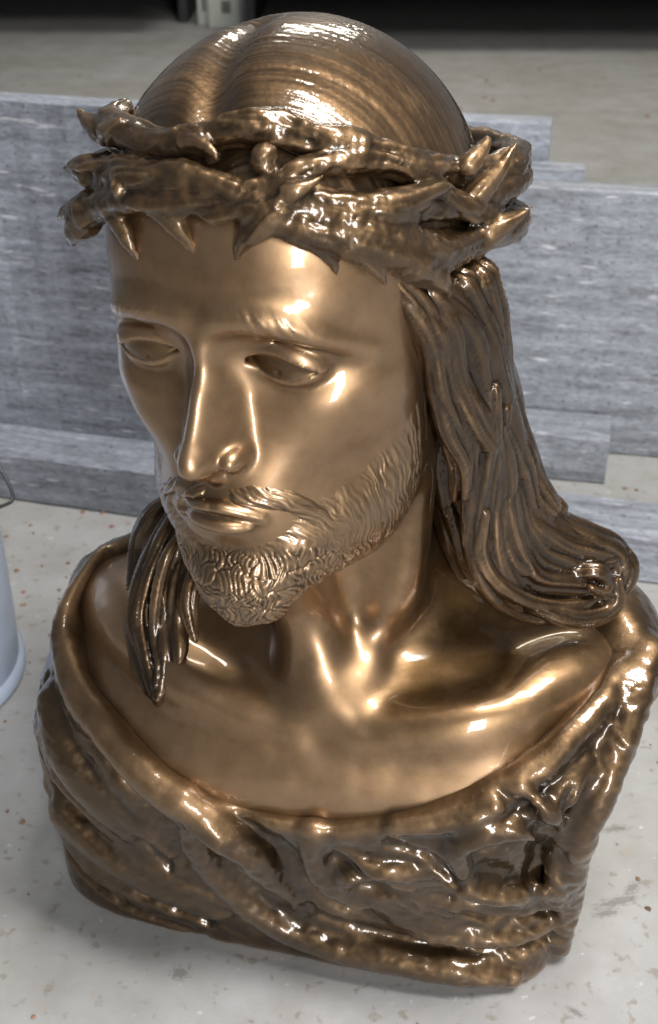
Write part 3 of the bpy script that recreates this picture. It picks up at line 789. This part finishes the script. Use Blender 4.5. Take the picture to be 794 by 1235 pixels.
LOCKS_LEFT = [
    [(-83, 50, 277, 6), (-91, 30, 279, 8), (-102, 16, 273, 9), (-110, 12, 257, 8), (-115, -2, 241, 4)],
    [(-79, 30, 282, 6), (-86, 8, 281, 8), (-95, -6, 270, 8), (-104, -14, 251, 8), (-108, -22, 232, 8), (-104, -36, 216, 6), (-100, -46, 203, 5), (-97, -53, 195, 2.5)],
    [(-76, 14, 283, 6), (-82, -6, 275, 7), (-90, -16, 256, 7), (-94, -24, 236, 7), (-93, -38, 220, 6), (-94, -48, 206, 5), (-97, -54, 199, 2.5)],
    [(-75, 0, 277, 5), (-80, -14, 266, 6), (-85, -22, 252, 6), (-86, -28, 234, 6), (-85, -40, 222, 5), (-87, -48, 210, 2)],
    [(-74, -14, 269, 5), (-78, -26, 257, 6), (-79, -33, 245, 5.5), (-75, -42, 231, 2)],
    [(-87, 14, 283, 4), (-99, 2, 270, 4), (-109, -12, 251, 4), (-114, -20, 228, 4), (-111, -34, 211, 4), (-103, -48, 198, 2)],
    [(-82, -10, 283, 3), (-90, -22, 275, 3), (-96, -28, 255, 3), (-99, -33, 231, 3.4), (-96, -46, 215, 3), (-97, -52, 207, 2)],
]
def make_hair():
    g = Grid(HEAD, axis((-112, 125, 1.2)), axis((-112, 20, 1.2), (20, 130, 2.4)), axis((-150, 30, 2.4), (30, 145, 1.2)))
    g.ell(HEAD, (1, 8, 40), (88, 104, 91.5))
    g.ell(HEAD, (6, 46, -40), (80, 56, 96), 20)
    g.ell(HEAD, (30, 52, -80), (72, 42, 70), 20)
    g.chain(HEAD, [(80, -8, 10), (86, 6, -40), (84, 14, -95), (86, 20, -130)], [12, 14, 14, 12], 16)
    g.chain(HEAD, [(-74, 0, 10), (-78, 8, -40), (-74, 10, -100)], [10, 12, 12], 16)
    X = g.ax[0][:, None, None]; Y = g.ax[1][None, :, None]; Z = g.ax[2][None, None, :]
    plane = 66 - 1.9 * np.maximum(Y + 62, 0) - Z
    g.f = smax(g.f, (plane * 0.5 + 0 * X).astype(np.float32), 6).astype(np.float32)
    g.chain(HEAD, [(6, -80, 92), (0, -62, 105), (-5, -46, 116), (-9, -22, 126), (-11, 6, 131)], [1.5, 2, 2.2, 2, 1], 18, 'sub')
    V, F = g.mesh(1); N = normals(V, F); q = HEAD.l(V)
    lat = np.abs(q[:, 0] + 5)
    w = q[:, 1] - 0.42 * lat + 0.0015 * lat ** 2 + 2.2 * fbm(q, 0.02, 2, 12)
    st = noise(np.column_stack([w * 0.9, lat * 0.012, q[:, 2] * 0.006]), 1.0, 2) + 0.7 * noise(np.column_stack([w * 1.9, lat * 0.02, q[:, 2] * 0.01]), 1.0, 3)
    big = noise(np.column_stack([w * 0.10, lat * 0.01, q[:, 2] * 0.006]), 1.0, 6)
    dl = (1 + 0.6 * (q[:, 0] < -5))
    V = V + N * ((0.00028 * st + 0.00010 * big * dl) * (0.6 + 0.8 * sstep(-0.4, 0.6, fbm(q, 0.03, 2, 77))))[:, None]
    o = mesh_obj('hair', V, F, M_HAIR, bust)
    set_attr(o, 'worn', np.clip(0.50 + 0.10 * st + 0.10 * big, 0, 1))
    for S in (LOCKS_RIGHT, LOCKS_LEFT):
        A = np.concatenate([np.array(l, float) for l in S]); lo = A[:, :3].min(0) - 18; hi = A[:, :3].max(0) + 18
        h = Grid(WORLD, *[axis((lo[i], hi[i], 1.15)) for i in range(3)])
        for l in S:
            L_ = np.array(l, float); h.chain(WORLD, L_[:, :3], list(L_[:, 3]), 1.6)
        v, f = h.mesh(1); n = normals(v, f); vm = v * 1000
        best = np.full(len(v), 1e9); own = np.zeros(len(v), int); al = np.zeros(len(v)); an = np.zeros(len(v)); ra = np.ones(len(v))
        for j, l in enumerate(S):
            L_ = np.array(l, float); d, x, y, r = polydist(vm, L_[:, :3], list(L_[:, 3])); m = d < best
            best[m] = d[m]; own[m] = j; al[m] = x[m]; an[m] = y[m]; ra[m] = r[m]
        lobes = np.maximum(2, np.round(ra.clip(2, 12) * 0.55))
        lob = np.maximum(2, np.array([round(max(p[3] for p in l) * 0.6) for l in S]))[own]
        ph = lob * an / 2 + 0.014 * al + own * 1.7 + 0.8 * fbm(vm, 0.03, 2, 51)
        g1 = np.abs(np.sin(ph)) ** 0.7
        g2 = noise(np.column_stack([an * lob * 1.1 + own * 9.1, al * 0.025, own * 3.3]), 1.0, 52) + 0.6 * noise(np.column_stack([an * lob * 2.4 + own * 5.1, al * 0.05, own * 3.3]), 1.0, 53)
        v = v + n * (((g1 - 0.6) * 0.16 * ra.clip(2, 9) + 0.55 * g2 * np.minimum(ra / 4, 1) + 0.5 * fbm(vm, 0.06, 2, 54)) / 1000)[:, None]
        n = normals(v, f)
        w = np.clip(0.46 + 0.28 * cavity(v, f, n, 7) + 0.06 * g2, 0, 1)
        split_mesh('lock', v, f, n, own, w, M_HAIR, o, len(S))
    return o
make_hair()

# ------------------------------------------------------------------ crown of thorns
def make_crown():
    cr = bpy.data.objects.new('thorn_crown', None); COL.objects.link(cr); cr.parent = bust
    back = lambda z: [(98, 40, z), (88, 78, z - 4), (52, 112, z - 6), (6, 124, z - 6), (-44, 112, z - 2), (-78, 78, z + 4), (-88, 40, z + 10), (-88, 0, z + 22)]
    A = [(-80, -28, 97), (-74, -50, 95), (-46, -70, 94), (-16, -83, 92), (6, -83, 95), (21, -79, 98), (34, -74, 98), (47, -71, 93), (58, -64, 89), (71, -53, 83), (83, -37, 75), (92, -11, 68), (97, 20, 60)]
    B = [(-84, -34, 80), (-74, -60, 79), (-50, -79, 80), (-24, -92, 82), (0, -95, 82), (18, -96, 78), (30, -95, 74), (42, -90, 77), (55, -84, 74), (68, -75, 69), (80, -59, 65), (90, -36, 62), (97, -12, 56)]
    C_ = [(-86, -40, 64), (-74, -70, 62), (-52, -85, 68), (-28, -96, 73), (0, -100, 73), (19, -98, 74), (33, -96, 70), (46, -91, 66), (61, -84, 59), (74, -73, 49), (85, -54, 39), (95, -26, 30), (101, 8, 30)]
    D = [(-60, -84, 82), (-44, -84, 84), (-24, -92, 84), (-4, -94, 74), (14, -100, 70), (34, -95, 75), (54, -80, 84), (70, -60, 82), (86, -38, 70), (98, -10, 50), (102, 18, 44)]
    TH = [([(-46, -84, 68), (-38, -91, 60), (-33, -94, 53), (-30, -94, 46)], 6), ([(-18, -96, 74), (-6, -100, 66), (-1, -99.5, 59), (2, -98, 52)], 6), ([(38, -95, 68), (31, -98, 61), (26, -98, 56), (21.5, -97, 49)], 7),
          ([(50, -88, 62), (56, -84, 54), (59, -81, 47), (60, -79, 40)], 7), ([(66, -78, 52), (72, -72, 44), (74, -69, 39), (75, -65, 33)], 5), ([(84, -54, 38), (89, -42, 29), (90, -34, 23), (89, -26, 15)], 6.5),
          ([(-2, -86, 95), (8, -92, 95), (15, -95, 92), (17, -95.5, 89)], 4.2), ([(76, -62, 66), (86, -48, 67), (92, -36, 67), (93, -30, 66)], 5.5),
          ([(-62, -56, 93), (-70, -53, 96), (-74, -51, 98), (-76, -50, 100)], 4.5), ([(-62, -70, 78), (-70, -67, 78), (-75, -65, 77), (-80, -63, 77)], 5.5), ([(-60, -78, 63), (-68, -75, 62), (-75, -73, 60), (-81, -71, 57)], 6.5),
          ([(-64, -76, 57), (-70, -76, 52), (-72, -75, 49), (-74, -74, 45)], 6), ([(97, -6, 58), (104, 0, 66), (107, 4, 71), (110, 8, 76)], 4.6), ([(99, 2, 38), (106, 8, 41), (110, 12, 43), (115, 17, 46)], 5.5),
          ([(64, -62, 88), (58, -70, 93), (53, -73, 96), (48, -75, 99)], 6), ([(34, -77, 99), (27, -82, 101), (22, -84, 102), (16, -85, 103)], 5), ([(-50, -72, 94), (-44, -78, 97), (-41, -80, 99), (-38, -80, 102)], 4.5),
          ([(42, -91, 74), (50, -94, 77), (55, -92, 79), (60, -88, 82)], 5.5), ([(94, -10, 70), (98, -2, 76), (99, 2, 79), (98, 3, 80)], 4), ([(-30, -94, 80), (-20, -100, 82), (-14, -101, 83), (-8, -100, 84)], 5)]
    KN = (((35, -88, 88), 6.2), ((44, -97, 71), 5.2), ((-30, -101, 78), 4.0), ((70, -80, 62), 4.5))
    specs = [(A, [5, 8, 9, 8, 7, 8, 9, 8.5, 8, 8, 8, 8, 8], 60), (B, [6, 9, 9.5, 10, 9, 8, 8, 8.5, 8, 8.5, 9, 9, 8], 52), (C_, [6, 8, 7.5, 7, 6.5, 6.5, 7.5, 8.5, 9, 10.5, 11.5, 11.5, 10], 30)]
    hug = lambda P, dz: [(x + (12 if x < -70 else 6 if x < -40 else 0) - (5 if x > 88 else 0), y - (3 if x < -40 else 0), z + dz(x)) for x, y, z in P]
    A = hug(A, lambda x: 0); B = hug(B, lambda x: -3 if x < -20 or x > 42 else -1); C_ = hug(C_, lambda x: 5 if x > 70 else 0); specs[2] = (C_, *specs[2][1:])
    pull = lambda P: [(6 + (x - 6) * 0.965, 8 + (y - 8) * 0.962, z) for x, y, z in P]
    A = pull(A); B = pull(B); C_ = pull(C_); D = pull(D); specs[2] = (C_, *specs[2][1:]); TH = [(pull(p) if abs(p[-1][0]) < 70 else p, r) for p, r in TH]; KN = [(pull([c])[0], r) for c, r in KN]
    specs[0] = (A, *specs[0][1:]); specs[1] = (B, *specs[1][1:])
    specs = [(p + back(z), r + [9] * 8) for p, r, z in specs] + [(D, [3, 5, 6, 6.5, 6, 6.5, 6, 6, 6, 6, 4])]
    g = Grid(HEAD, axis((-112, 126, 1.05)), axis((-122, 60, 1.05), (60, 142, 2.5)), axis((8, 122, 1.05)))
    for p, r in specs: g.chain(HEAD, p, list(np.array(r) * 0.86), 1.8)
    nb = len(specs)
    for p, r in TH: specs.append((p, [r * 1.25, r * 0.8, r * 0.5, 1.0])); g.chain(HEAD, p, specs[-1][1], 3.6)
    for c, r in KN: specs.append(([c, (c[0], c[1] - 0.2, c[2])], [r, r])); g.ball(HEAD, c, r, 1.6)
    V, F = g.mesh(1); N = normals(V, F); q = HEAD.l(V)
    best = np.full(len(V), 1e9); own = np.zeros(len(V), int); al = np.zeros(len(V)); an = np.zeros(len(V))
    for j, (p, r) in enumerate(specs):
        d, x, y, _ = polydist(q, p, r); m = d < best
        best[m] = d[m]; own[m] = j; al[m] = x[m]; an[m] = y[m]
    st = noise(np.column_stack([an * 1.6 + 0.02 * al, al * 0.045, own * 7.7]), 1.0, 61) + 0.6 * noise(np.column_stack([an * 3.4, al * 0.10, own * 7.7]), 1.0, 62)
    lump = fbm(q, 0.075, 2, 63); cr_ = fbm(q, 0.26, 2, 64)
    br = np.where(own < nb, 1.0, 0.6)
    V = V + N * (br * (1.0 * st + 0.9 * lump + 0.38 * cr_) / 1000)[:, None]
    N = normals(V, F)
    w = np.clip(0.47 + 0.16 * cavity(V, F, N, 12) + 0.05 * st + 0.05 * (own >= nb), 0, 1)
    names = ['branch'] * nb + ['thorn'] * len(TH) + ['knot'] * len(KN)
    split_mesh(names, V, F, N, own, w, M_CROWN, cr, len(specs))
make_crown()
# ------------------------------------------------------------------ the place: floor, slabs, bucket, shelf
def concrete():
    m = bpy.data.materials.new('concrete'); m.use_nodes = True; nt = m.node_tree; L = nt.links
    b = nt.nodes['Principled BSDF']; tc = nd(nt, 'ShaderNodeTexCoord')
    def noi(sc, det=5.0, ro=0.6, dist=0.0):
        n = nd(nt, 'ShaderNodeTexNoise', Scale=sc, Detail=det, Roughness=ro, Distortion=dist); L.new(tc.outputs['Object'], n.inputs['Vector']); return n
    big = noi(2.6); mid = noi(14.0, 6.0, 0.65); fine = noi(160.0, 4.0, 0.7); spk = noi(95.0, 2.0, 0.5); spk2 = noi(60.0, 3.0, 0.6, 0.4)
    r1 = ramp(nt, [(0.30, (0.280, 0.273, 0.260)), (0.52, (0.336, 0.332, 0.328)), (0.72, (0.380, 0.377, 0.376))], mid.outputs['Fac'])
    r0 = ramp(nt, [(0.35, (0.86, 0.85, 0.80)), (0.62, (1, 1, 1))], big.outputs['Fac'])
    mul = nd(nt, 'ShaderNodeMix', data_type='RGBA', blend_type='MULTIPLY'); mul.inputs[0].default_value = 1.0
    L.new(r1.outputs[0], mul.inputs[6]); L.new(r0.outputs[0], mul.inputs[7])
    def over(prev, mask_sock, col):
        x = nd(nt, 'ShaderNodeMix', data_type='RGBA'); L.new(mask_sock, x.inputs[0]); L.new(prev, x.inputs[6]); x.inputs[7].default_value = (*col, 1)
        return x.outputs[2]
    k = ramp(nt, [(0.61, (0, 0, 0)), (0.70, (0.65, 0.65, 0.65))], spk.outputs['Fac'])
    out = over(mul.outputs[2], k.outputs[0], (0.20, 0.17, 0.13))
    k = ramp(nt, [(0.64, (0, 0, 0)), (0.76, (0.5, 0.5, 0.5))], spk2.outputs['Fac'])
    out = over(out, k.outputs[0], (0.30, 0.25, 0.19))
    k = ramp(nt, [(0.25, (0.55, 0.55, 0.55)), (0.30, (0, 0, 0))], spk.outputs['Fac'])
    out = over(out, k.outputs[0], (0.55, 0.545, 0.535))
    # dark rubber scuffs at their own places
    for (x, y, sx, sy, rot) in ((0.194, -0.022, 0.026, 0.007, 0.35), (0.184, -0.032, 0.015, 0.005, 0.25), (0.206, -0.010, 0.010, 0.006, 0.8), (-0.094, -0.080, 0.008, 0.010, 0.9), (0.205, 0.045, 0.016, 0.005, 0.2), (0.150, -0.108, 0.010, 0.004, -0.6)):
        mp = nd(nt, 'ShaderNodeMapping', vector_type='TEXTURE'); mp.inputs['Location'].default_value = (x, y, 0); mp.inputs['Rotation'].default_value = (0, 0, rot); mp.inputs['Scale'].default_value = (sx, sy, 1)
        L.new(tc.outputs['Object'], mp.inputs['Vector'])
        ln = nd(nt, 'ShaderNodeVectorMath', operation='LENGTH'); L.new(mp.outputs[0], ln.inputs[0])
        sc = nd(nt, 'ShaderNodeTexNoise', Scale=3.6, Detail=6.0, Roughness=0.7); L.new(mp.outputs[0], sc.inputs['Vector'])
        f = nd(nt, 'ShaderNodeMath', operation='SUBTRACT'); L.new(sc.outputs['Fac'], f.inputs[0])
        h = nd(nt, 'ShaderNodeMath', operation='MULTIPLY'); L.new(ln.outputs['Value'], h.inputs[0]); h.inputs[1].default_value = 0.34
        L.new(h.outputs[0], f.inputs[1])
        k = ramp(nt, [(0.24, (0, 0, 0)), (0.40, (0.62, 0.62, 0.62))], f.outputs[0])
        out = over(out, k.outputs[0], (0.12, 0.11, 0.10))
    L.new(out, b.inputs['Base Color']); b.inputs['Roughness'].default_value = 0.62; b.inputs['Specular IOR Level'].default_value = 0.35
    bp = nd(nt, 'ShaderNodeBump', Strength=0.25, Distance=0.001); L.new(fine.outputs['Fac'], bp.inputs['Height']); L.new(bp.outputs[0], b.inputs['Normal'])
    return m
M_FLOOR = concrete()
nx, ny = 2, 2
floor = mesh_obj('floor', [(-6, -5, 0), (6, -5, 0), (6, 9, 0), (-6, 9, 0)], [(0, 1, 2, 3)], M_FLOOR, smooth=False)
tag(floor, 'pale grey concrete floor with specks, grit and dark scuffs', kind='structure')

def granite(name, tint):
    m = bpy.data.materials.new(name); m.use_nodes = True; nt = m.node_tree; L = nt.links
    b = nt.nodes['Principled BSDF']; tc = nd(nt, 'ShaderNodeTexCoord')
    oi_ = nd(nt, 'ShaderNodeObjectInfo'); off = nd(nt, 'ShaderNodeVectorMath', operation='MULTIPLY_ADD'); L.new(oi_.outputs['Random'], off.inputs[0]); off.inputs[1].default_value = (7.0, 5.0, 3.0); L.new(tc.outputs['Object'], off.inputs[2])
    def noi(scale, det, ro, dist=0.0):
        mp = nd(nt, 'ShaderNodeMapping'); mp.inputs['Scale'].default_value = scale; L.new(off.outputs[0], mp.inputs['Vector'])
        n = nd(nt, 'ShaderNodeTexNoise', Scale=1.0, Detail=det, Roughness=ro, Distortion=dist); L.new(mp.outputs[0], n.inputs['Vector']); return n
    oi = nd(nt, 'ShaderNodeObjectInfo')
    cloud = noi((16, 120, 110), 4.0, 0.62, 0.3); sp = noi((120, 240, 300), 3.0, 0.65); wide = noi((2.4, 95, 95), 3.0, 0.6); dk = noi((170, 210, 230), 2.0, 0.5, 0.3); wh = noi((26, 150, 170), 2.0, 0.5)
    def madd(x, k, y):
        a = nd(nt, 'ShaderNodeMath', operation='MULTIPLY_ADD'); L.new(x, a.inputs[0]); a.inputs[1].default_value = k
        if y is None: a.inputs[2].default_value = 0.0
        else: L.new(y, a.inputs[2])
        return a.outputs[0]
    v = madd(wide.outputs['Fac'], 0.42, madd(sp.outputs['Fac'], 0.66, madd(cloud.outputs['Fac'], 0.80, None)))
    mr = nd(nt, 'ShaderNodeMapRange'); L.new(v, mr.inputs['Value']); mr.inputs['From Min'].default_value = 0.62; mr.inputs['From Max'].default_value = 1.26
    t = np.array(tint)
    r = ramp(nt, [(0.0, tuple(t * 0.35)), (0.3, tuple(t * 0.72)), (0.55, tuple(t * 1.0)), (0.8, tuple(t * 1.3)), (1.0, tuple(np.minimum(t * 1.75, 0.8)))], mr.outputs[0])
    def over(prev, sock, stops, col):
        k = ramp(nt, stops, sock); x = nd(nt, 'ShaderNodeMix', data_type='RGBA'); L.new(k.outputs[0], x.inputs[0]); L.new(prev, x.inputs[6]); x.inputs[7].default_value = (*col, 1); return x.outputs[2]
    out = over(r.outputs[0], dk.outputs['Fac'], [(0.62, (0, 0, 0)), (0.72, (0.7, 0.7, 0.7))], tuple(t * 0.3))
    out = over(out, wh.outputs['Fac'], [(0.66, (0, 0, 0)), (0.75, (0.6, 0.6, 0.6))], (0.62, 0.63, 0.65))
    L.new(out, b.inputs['Base Color'])
    b.inputs['Roughness'].default_value = 0.5; b.inputs['Specular IOR Level'].default_value = 0.4
    bp = nd(nt, 'ShaderNodeBump', Strength=0.4, Distance=0.001); L.new(sp.outputs['Fac'], bp.inputs['Height']); L.new(bp.outputs[0], b.inputs['Normal'])
    return m
M_GR = [granite('blue_grey_granite', (0.232, 0.248, 0.282)), granite('grey_granite', (0.226, 0.240, 0.262)), granite('pale_grey_granite', (0.242, 0.256, 0.285))]

def slab(front_left, front_right, depth, z0, z1, mat, label, seed):
    a = np.array(front_left); b = np.array(front_right); L_ = np.linalg.norm(b - a); yaw = math.atan2(b[1] - a[1], b[0] - a[0])
    h = z1 - z0; rng = np.random.default_rng(seed); bev = 0.0022
    nxs = max(int(L_ / 0.02), 4); xs = np.linspace(0, L_, nxs)
    prof = [(0, bev), (bev, 0), (depth - bev, 0), (depth, bev), (depth, h - bev), (depth - bev, h), (bev, h), (0, h - bev)]   # y, z ring
    V = []; k = len(prof)
    for i, x in enumerate(xs):
        for j, (y, z) in enumerate(prof):
            w = 0.0009 if j in (6, 7) else 0.0004
            yy = y + (rng.normal(0, w) if j in (0, 7, 6) else 0); zz = z + (rng.normal(0, w * 0.6) if j in (6, 7) else 0)
            V.append((x, yy, max(zz, 0.0)))
    F = []
    for i in range(nxs - 1):
        for j in range(k):
            F.append((i * k + j, i * k + (j + 1) % k, (i + 1) * k + (j + 1) % k, (i + 1) * k + j)[::-1])
    F.append(tuple(range(k))); F.append(tuple(range((nxs - 1) * k, nxs * k))[::-1])
    F = [f[::-1] for f in F]
    o = mesh_obj('granite_slab', V, F, mat, None, smooth=False)
    o.location = (a[0], a[1], z0); o.rotation_euler = (0, 0, yaw)
    tag(o, label, 'stone slab', 'granite slabs stacked behind the bust', 'thing')
    return o
def along(p, q, x):            # point at abscissa x on the line p-q
    t = (x - p[0]) / (q[0] - p[0]); return (x, p[1] + (q[1] - p[1]) * t)
e0 = 0.0006
fl, fr = (-0.352, 0.530), (-0.196, 0.488)
slab(along(fl, fr, -1.15), along(fl, fr, -0.02), 0.067, e0, 0.056, M_GR[0], 'low blue-grey granite slab lying on the floor beside the bucket', 1)
s0, s1 = (-0.361, 0.602), (-0.196, 0.555)
slab(along(s0, s1, -1.35), along(s0, s1, -0.03), 0.030, e0, 0.401, M_GR[0], 'upright granite slab at left, standing right behind the low one', 30)
# tall slabs standing on edge, one in front of the other
def on(x, y0): return (x, y0 - 0.2 * (x - 0.35))
slab(on(0.02, 0.628), on(1.30, 0.628), 0.030, e0, 0.300, M_GR[1], 'front upright granite slab running out of frame at right', 10)
slab(on(-0.12, 0.661), on(0.268, 0.661), 0.030, e0, 0.311, M_GR[2], 'middle upright granite slab, its end showing between the taller and the front one', 11)
slab(on(-0.30, 0.700), on(0.2365, 0.700), 0.030, e0, 0.350, M_GR[0], 'tall upright granite slab at the back, its end showing beside the crown at right', 12)
slab((0.020, 0.620), (0.300, 0.5600), 0.062, e0, 0.0555, M_GR[1], 'short grey granite block with a pale cut end beside the long hair', 20)
slab((0.150, 0.404), (0.900, 0.212), 0.072, e0, 0.049, M_GR[2], 'narrow granite slab on the floor behind the draped shoulder at right', 21)

# ---- bucket
def plain(name, col, rough, metal=0.0, noise_amt=0.15, spec=0.5):
    m = bpy.data.materials.new(name); m.use_nodes = True; nt = m.node_tree; L = nt.links
    b = nt.nodes['Principled BSDF']; tc = nd(nt, 'ShaderNodeTexCoord')
    n = nd(nt, 'ShaderNodeTexNoise', Scale=22.0, Detail=6.0, Roughness=0.65); L.new(tc.outputs['Object'], n.inputs['Vector'])
    c = np.array(col); r = ramp(nt, [(0.25, tuple(c * (1 - noise_amt))), (0.75, tuple(np.minimum(c * (1 + noise_amt), 1)))], n.outputs['Fac'])
    L.new(r.outputs[0], b.inputs['Base Color']); b.inputs['Roughness'].default_value = rough; b.inputs['Metallic'].default_value = metal; b.inputs['Specular IOR Level'].default_value = spec
    return m
M_BKT = plain('pale_blue_enamel', (0.36, 0.41, 0.50), 0.36, 0.0, 0.10)
M_WIRE = plain('dark_wire', (0.08, 0.08, 0.085), 0.4, 0.8)
def lathe(name, prof, mat, parent, sides=72):
    V = [(r * math.cos(a), r * math.sin(a), z) for r, z in prof for a in np.linspace(0, 2 * np.pi, sides, endpoint=False)]
    F = [(i * sides + j, i * sides + (j + 1) % sides, (i + 1) * sides + (j + 1) % sides, (i + 1) * sides + j) for i in range(len(prof) - 1) for j in range(sides)]
    return mesh_obj(name, V, F, mat, parent)
bucket = bpy.data.objects.new('bucket', None); COL.objects.link(bucket); bucket.location = (-0.3605, 0.222, 0.0)
tag(bucket, 'pale blue-grey bucket cut off by the left edge', 'bucket')
lathe('body', [(0.001, 0.010), (0.094, 0.010), (0.0975, 0.014), (0.0985, 0.05), (0.0982, 0.10), (0.0968, 0.16), (0.0945, 0.22), (0.0915, 0.29), (0.0895, 0.291), (0.092, 0.22), (0.0955, 0.10), (0.0962, 0.05), (0.092, 0.016), (0.001, 0.015)], M_BKT, bucket)
lathe('foot_ring', [(0.093, 0.0006), (0.1005, 0.0006), (0.1022, 0.004), (0.1018, 0.011), (0.0985, 0.0145), (0.093, 0.0145), (0.093, 0.0006)], M_BKT, bucket)
lathe('rim', [(0.0915, 0.288), (0.0937, 0.290), (0.0947, 0.294), (0.0935, 0.298), (0.0910, 0.2995), (0.0890, 0.297), (0.0890, 0.290), (0.0915, 0.288)], M_BKT, bucket)
hp_ = [(88, -40, 186), (102, -26, 178), (111, -10, 173), (115, 2, 172), (110, 14, 178), (98, 28, 190), (88, 36, 200)]
v, f = sweep(hp_, [1.5] * len(hp_), sides=12, n=6)
mesh_obj('handle', v / 1000, f, M_WIRE, bucket)

# ---- shelf with its slotted post, far behind
M_POST = plain('painted_steel', (0.42, 0.44, 0.40), 0.45, 0.0, 0.12)
M_DARK = plain('black_board', (0.012, 0.012, 0.012), 0.6, 0.0, 0.3)
def boxmesh(name, x0, x1, y0, y1, z0, z1, mat, parent=None):
    V = [(x, y, z) for x in (x0, x1) for y in (y0, y1) for z in (z0, z1)]
    F = [(0, 1, 3, 2), (4, 6, 7, 5), (0, 4, 5, 1), (2, 3, 7, 6), (0, 2, 6, 4), (1, 5, 7, 3)]
    return mesh_obj(name, V, F, mat, parent, smooth=False)
def slotted_post():
    root = bpy.data.objects.new('shelf_post', None); COL.objects.link(root); root.location = (-0.412, 3.86, 0.0)
    tag(root, 'pale slotted steel angle post standing behind the top of the head', 'shelf post')
    def plate(name, u, v_, w, H, t):           # a plate with slots, u = width axis, v_ = thickness axis
        V = []; F = []
        zs = [0.001]; slots = []
        z = 0.045
        while z < H - 0.06:
            slots.append((z, z + 0.042)); z += 0.075
        cuts = [0.001] + [q for s_ in slots for q in s_] + [H]
        us = [0, w * 0.36, w * 0.64, w]
        for side in (0, 1):
            for zz in cuts:
                for uu in us:
                    V.append(tuple(np.array(u) * uu + np.array(v_) * t * side + np.array([0, 0, zz])))
        nz = len(cuts); n_ = nz * 4
        for i in range(nz - 1):
            for j in range(3):
                if j == 1 and i % 2 == 1:
                    a, b, c, d = i * 4 + 1, i * 4 + 2, i * 4 + 6, i * 4 + 5
                    for p, q in ((a, b), (b, c), (c, d), (d, a)): F.append((p, q, q + n_, p + n_))
                    continue
                q = (i * 4 + j, i * 4 + j + 1, i * 4 + j + 5, i * 4 + j + 4)
                F.append(q); F.append(tuple(x + n_ for x in q[::-1]))
        for i in range(nz - 1):
            for j in (0, 3): F.append((i * 4 + j, i * 4 + 4 + j, i * 4 + 4 + j + n_, i * 4 + j + n_))
        for i in (0, nz - 1):
            for j in range(3): F.append((i * 4 + j, i * 4 + j + 1, i * 4 + j + 1 + n_, i * 4 + j + n_))
        return mesh_obj(name, V, F, M_POST, root, smooth=False)
    plate('front_flange', (1, 0, 0), (0, 1, 0), 0.115, 1.6, 0.004)
    plate('side_flange', (0, 1, 0), (-1, 0, 0), 0.10, 1.6, 0.004).location = (-0.0005, 0.0, 0)
    plate('rear_flange', (-1, 0, 0), (0, 1, 0), 0.040, 1.6, 0.004).location = (-0.0050, 0.05, 0)
slotted_post()
def low_shelf(x0, x1, y0, y1, label):
    root = bpy.data.objects.new('low_shelf', None); COL.objects.link(root); root.location = (x0, y0, 0)
    tag(root, label, 'shelf')
    w, d = x1 - x0, y1 - y0
    boxmesh('board', 0, w, 0, d, 0.24, 0.30, M_DARK, root)
    boxmesh('back_panel', 0, w, d - 0.02, d + 0.02, 0.001, 0.238, M_DARK, root)
    boxmesh('end_panel', 0, 0.03, 0.35, d - 0.022, 0.001, 0.238, M_DARK, root)
    boxmesh('end_panel', w - 0.03, w, 0.35, d - 0.022, 0.001, 0.238, M_DARK, root)
low_shelf(-0.275, 3.4, 3.30, 5.2, 'dark shelf low over the floor, behind the head at right')
low_shelf(-4.0, -0.50, 3.62, 5.4, 'dark shelf low over the floor, far left corner')

# ---- grit on the floor
def grit():
    rng = np.random.default_rng(12); V = []; F = []
    for i in range(620):
        y = rng.uniform(-0.15, 0.5) if i < 440 else rng.uniform(0.5, 3.2); x = rng.uniform(-0.5, 0.5) * (1 + max(y, 0) * 0.8)
        if abs(x) < 0.2 and -0.11 < y < 0.12: continue
        s = rng.uniform(0.0007, 0.0023) * (1 + 0.8 * max(y, 0)); b = len(V)
        for a in np.linspace(0, 2 * np.pi, 5, endpoint=False):
            V.append((x + s * rng.uniform(.6, 1.5) * math.cos(a), y + s * rng.uniform(.6, 1.5) * math.sin(a), 0.0004))
        V.append((x, y, 0.0004 + s * rng.uniform(.5, 1.0)))
        F += [(b + j, b + (j + 1) % 5, b + 5) for j in range(5)]
    o = mesh_obj('grit', V, F, plain('rusty_grit', (0.20, 0.11, 0.065), 0.8, 0.0, 0.8), None, smooth=False)
    tag(o, 'rusty and brown grit scattered over the concrete floor', 'grit', kind='stuff')
grit()
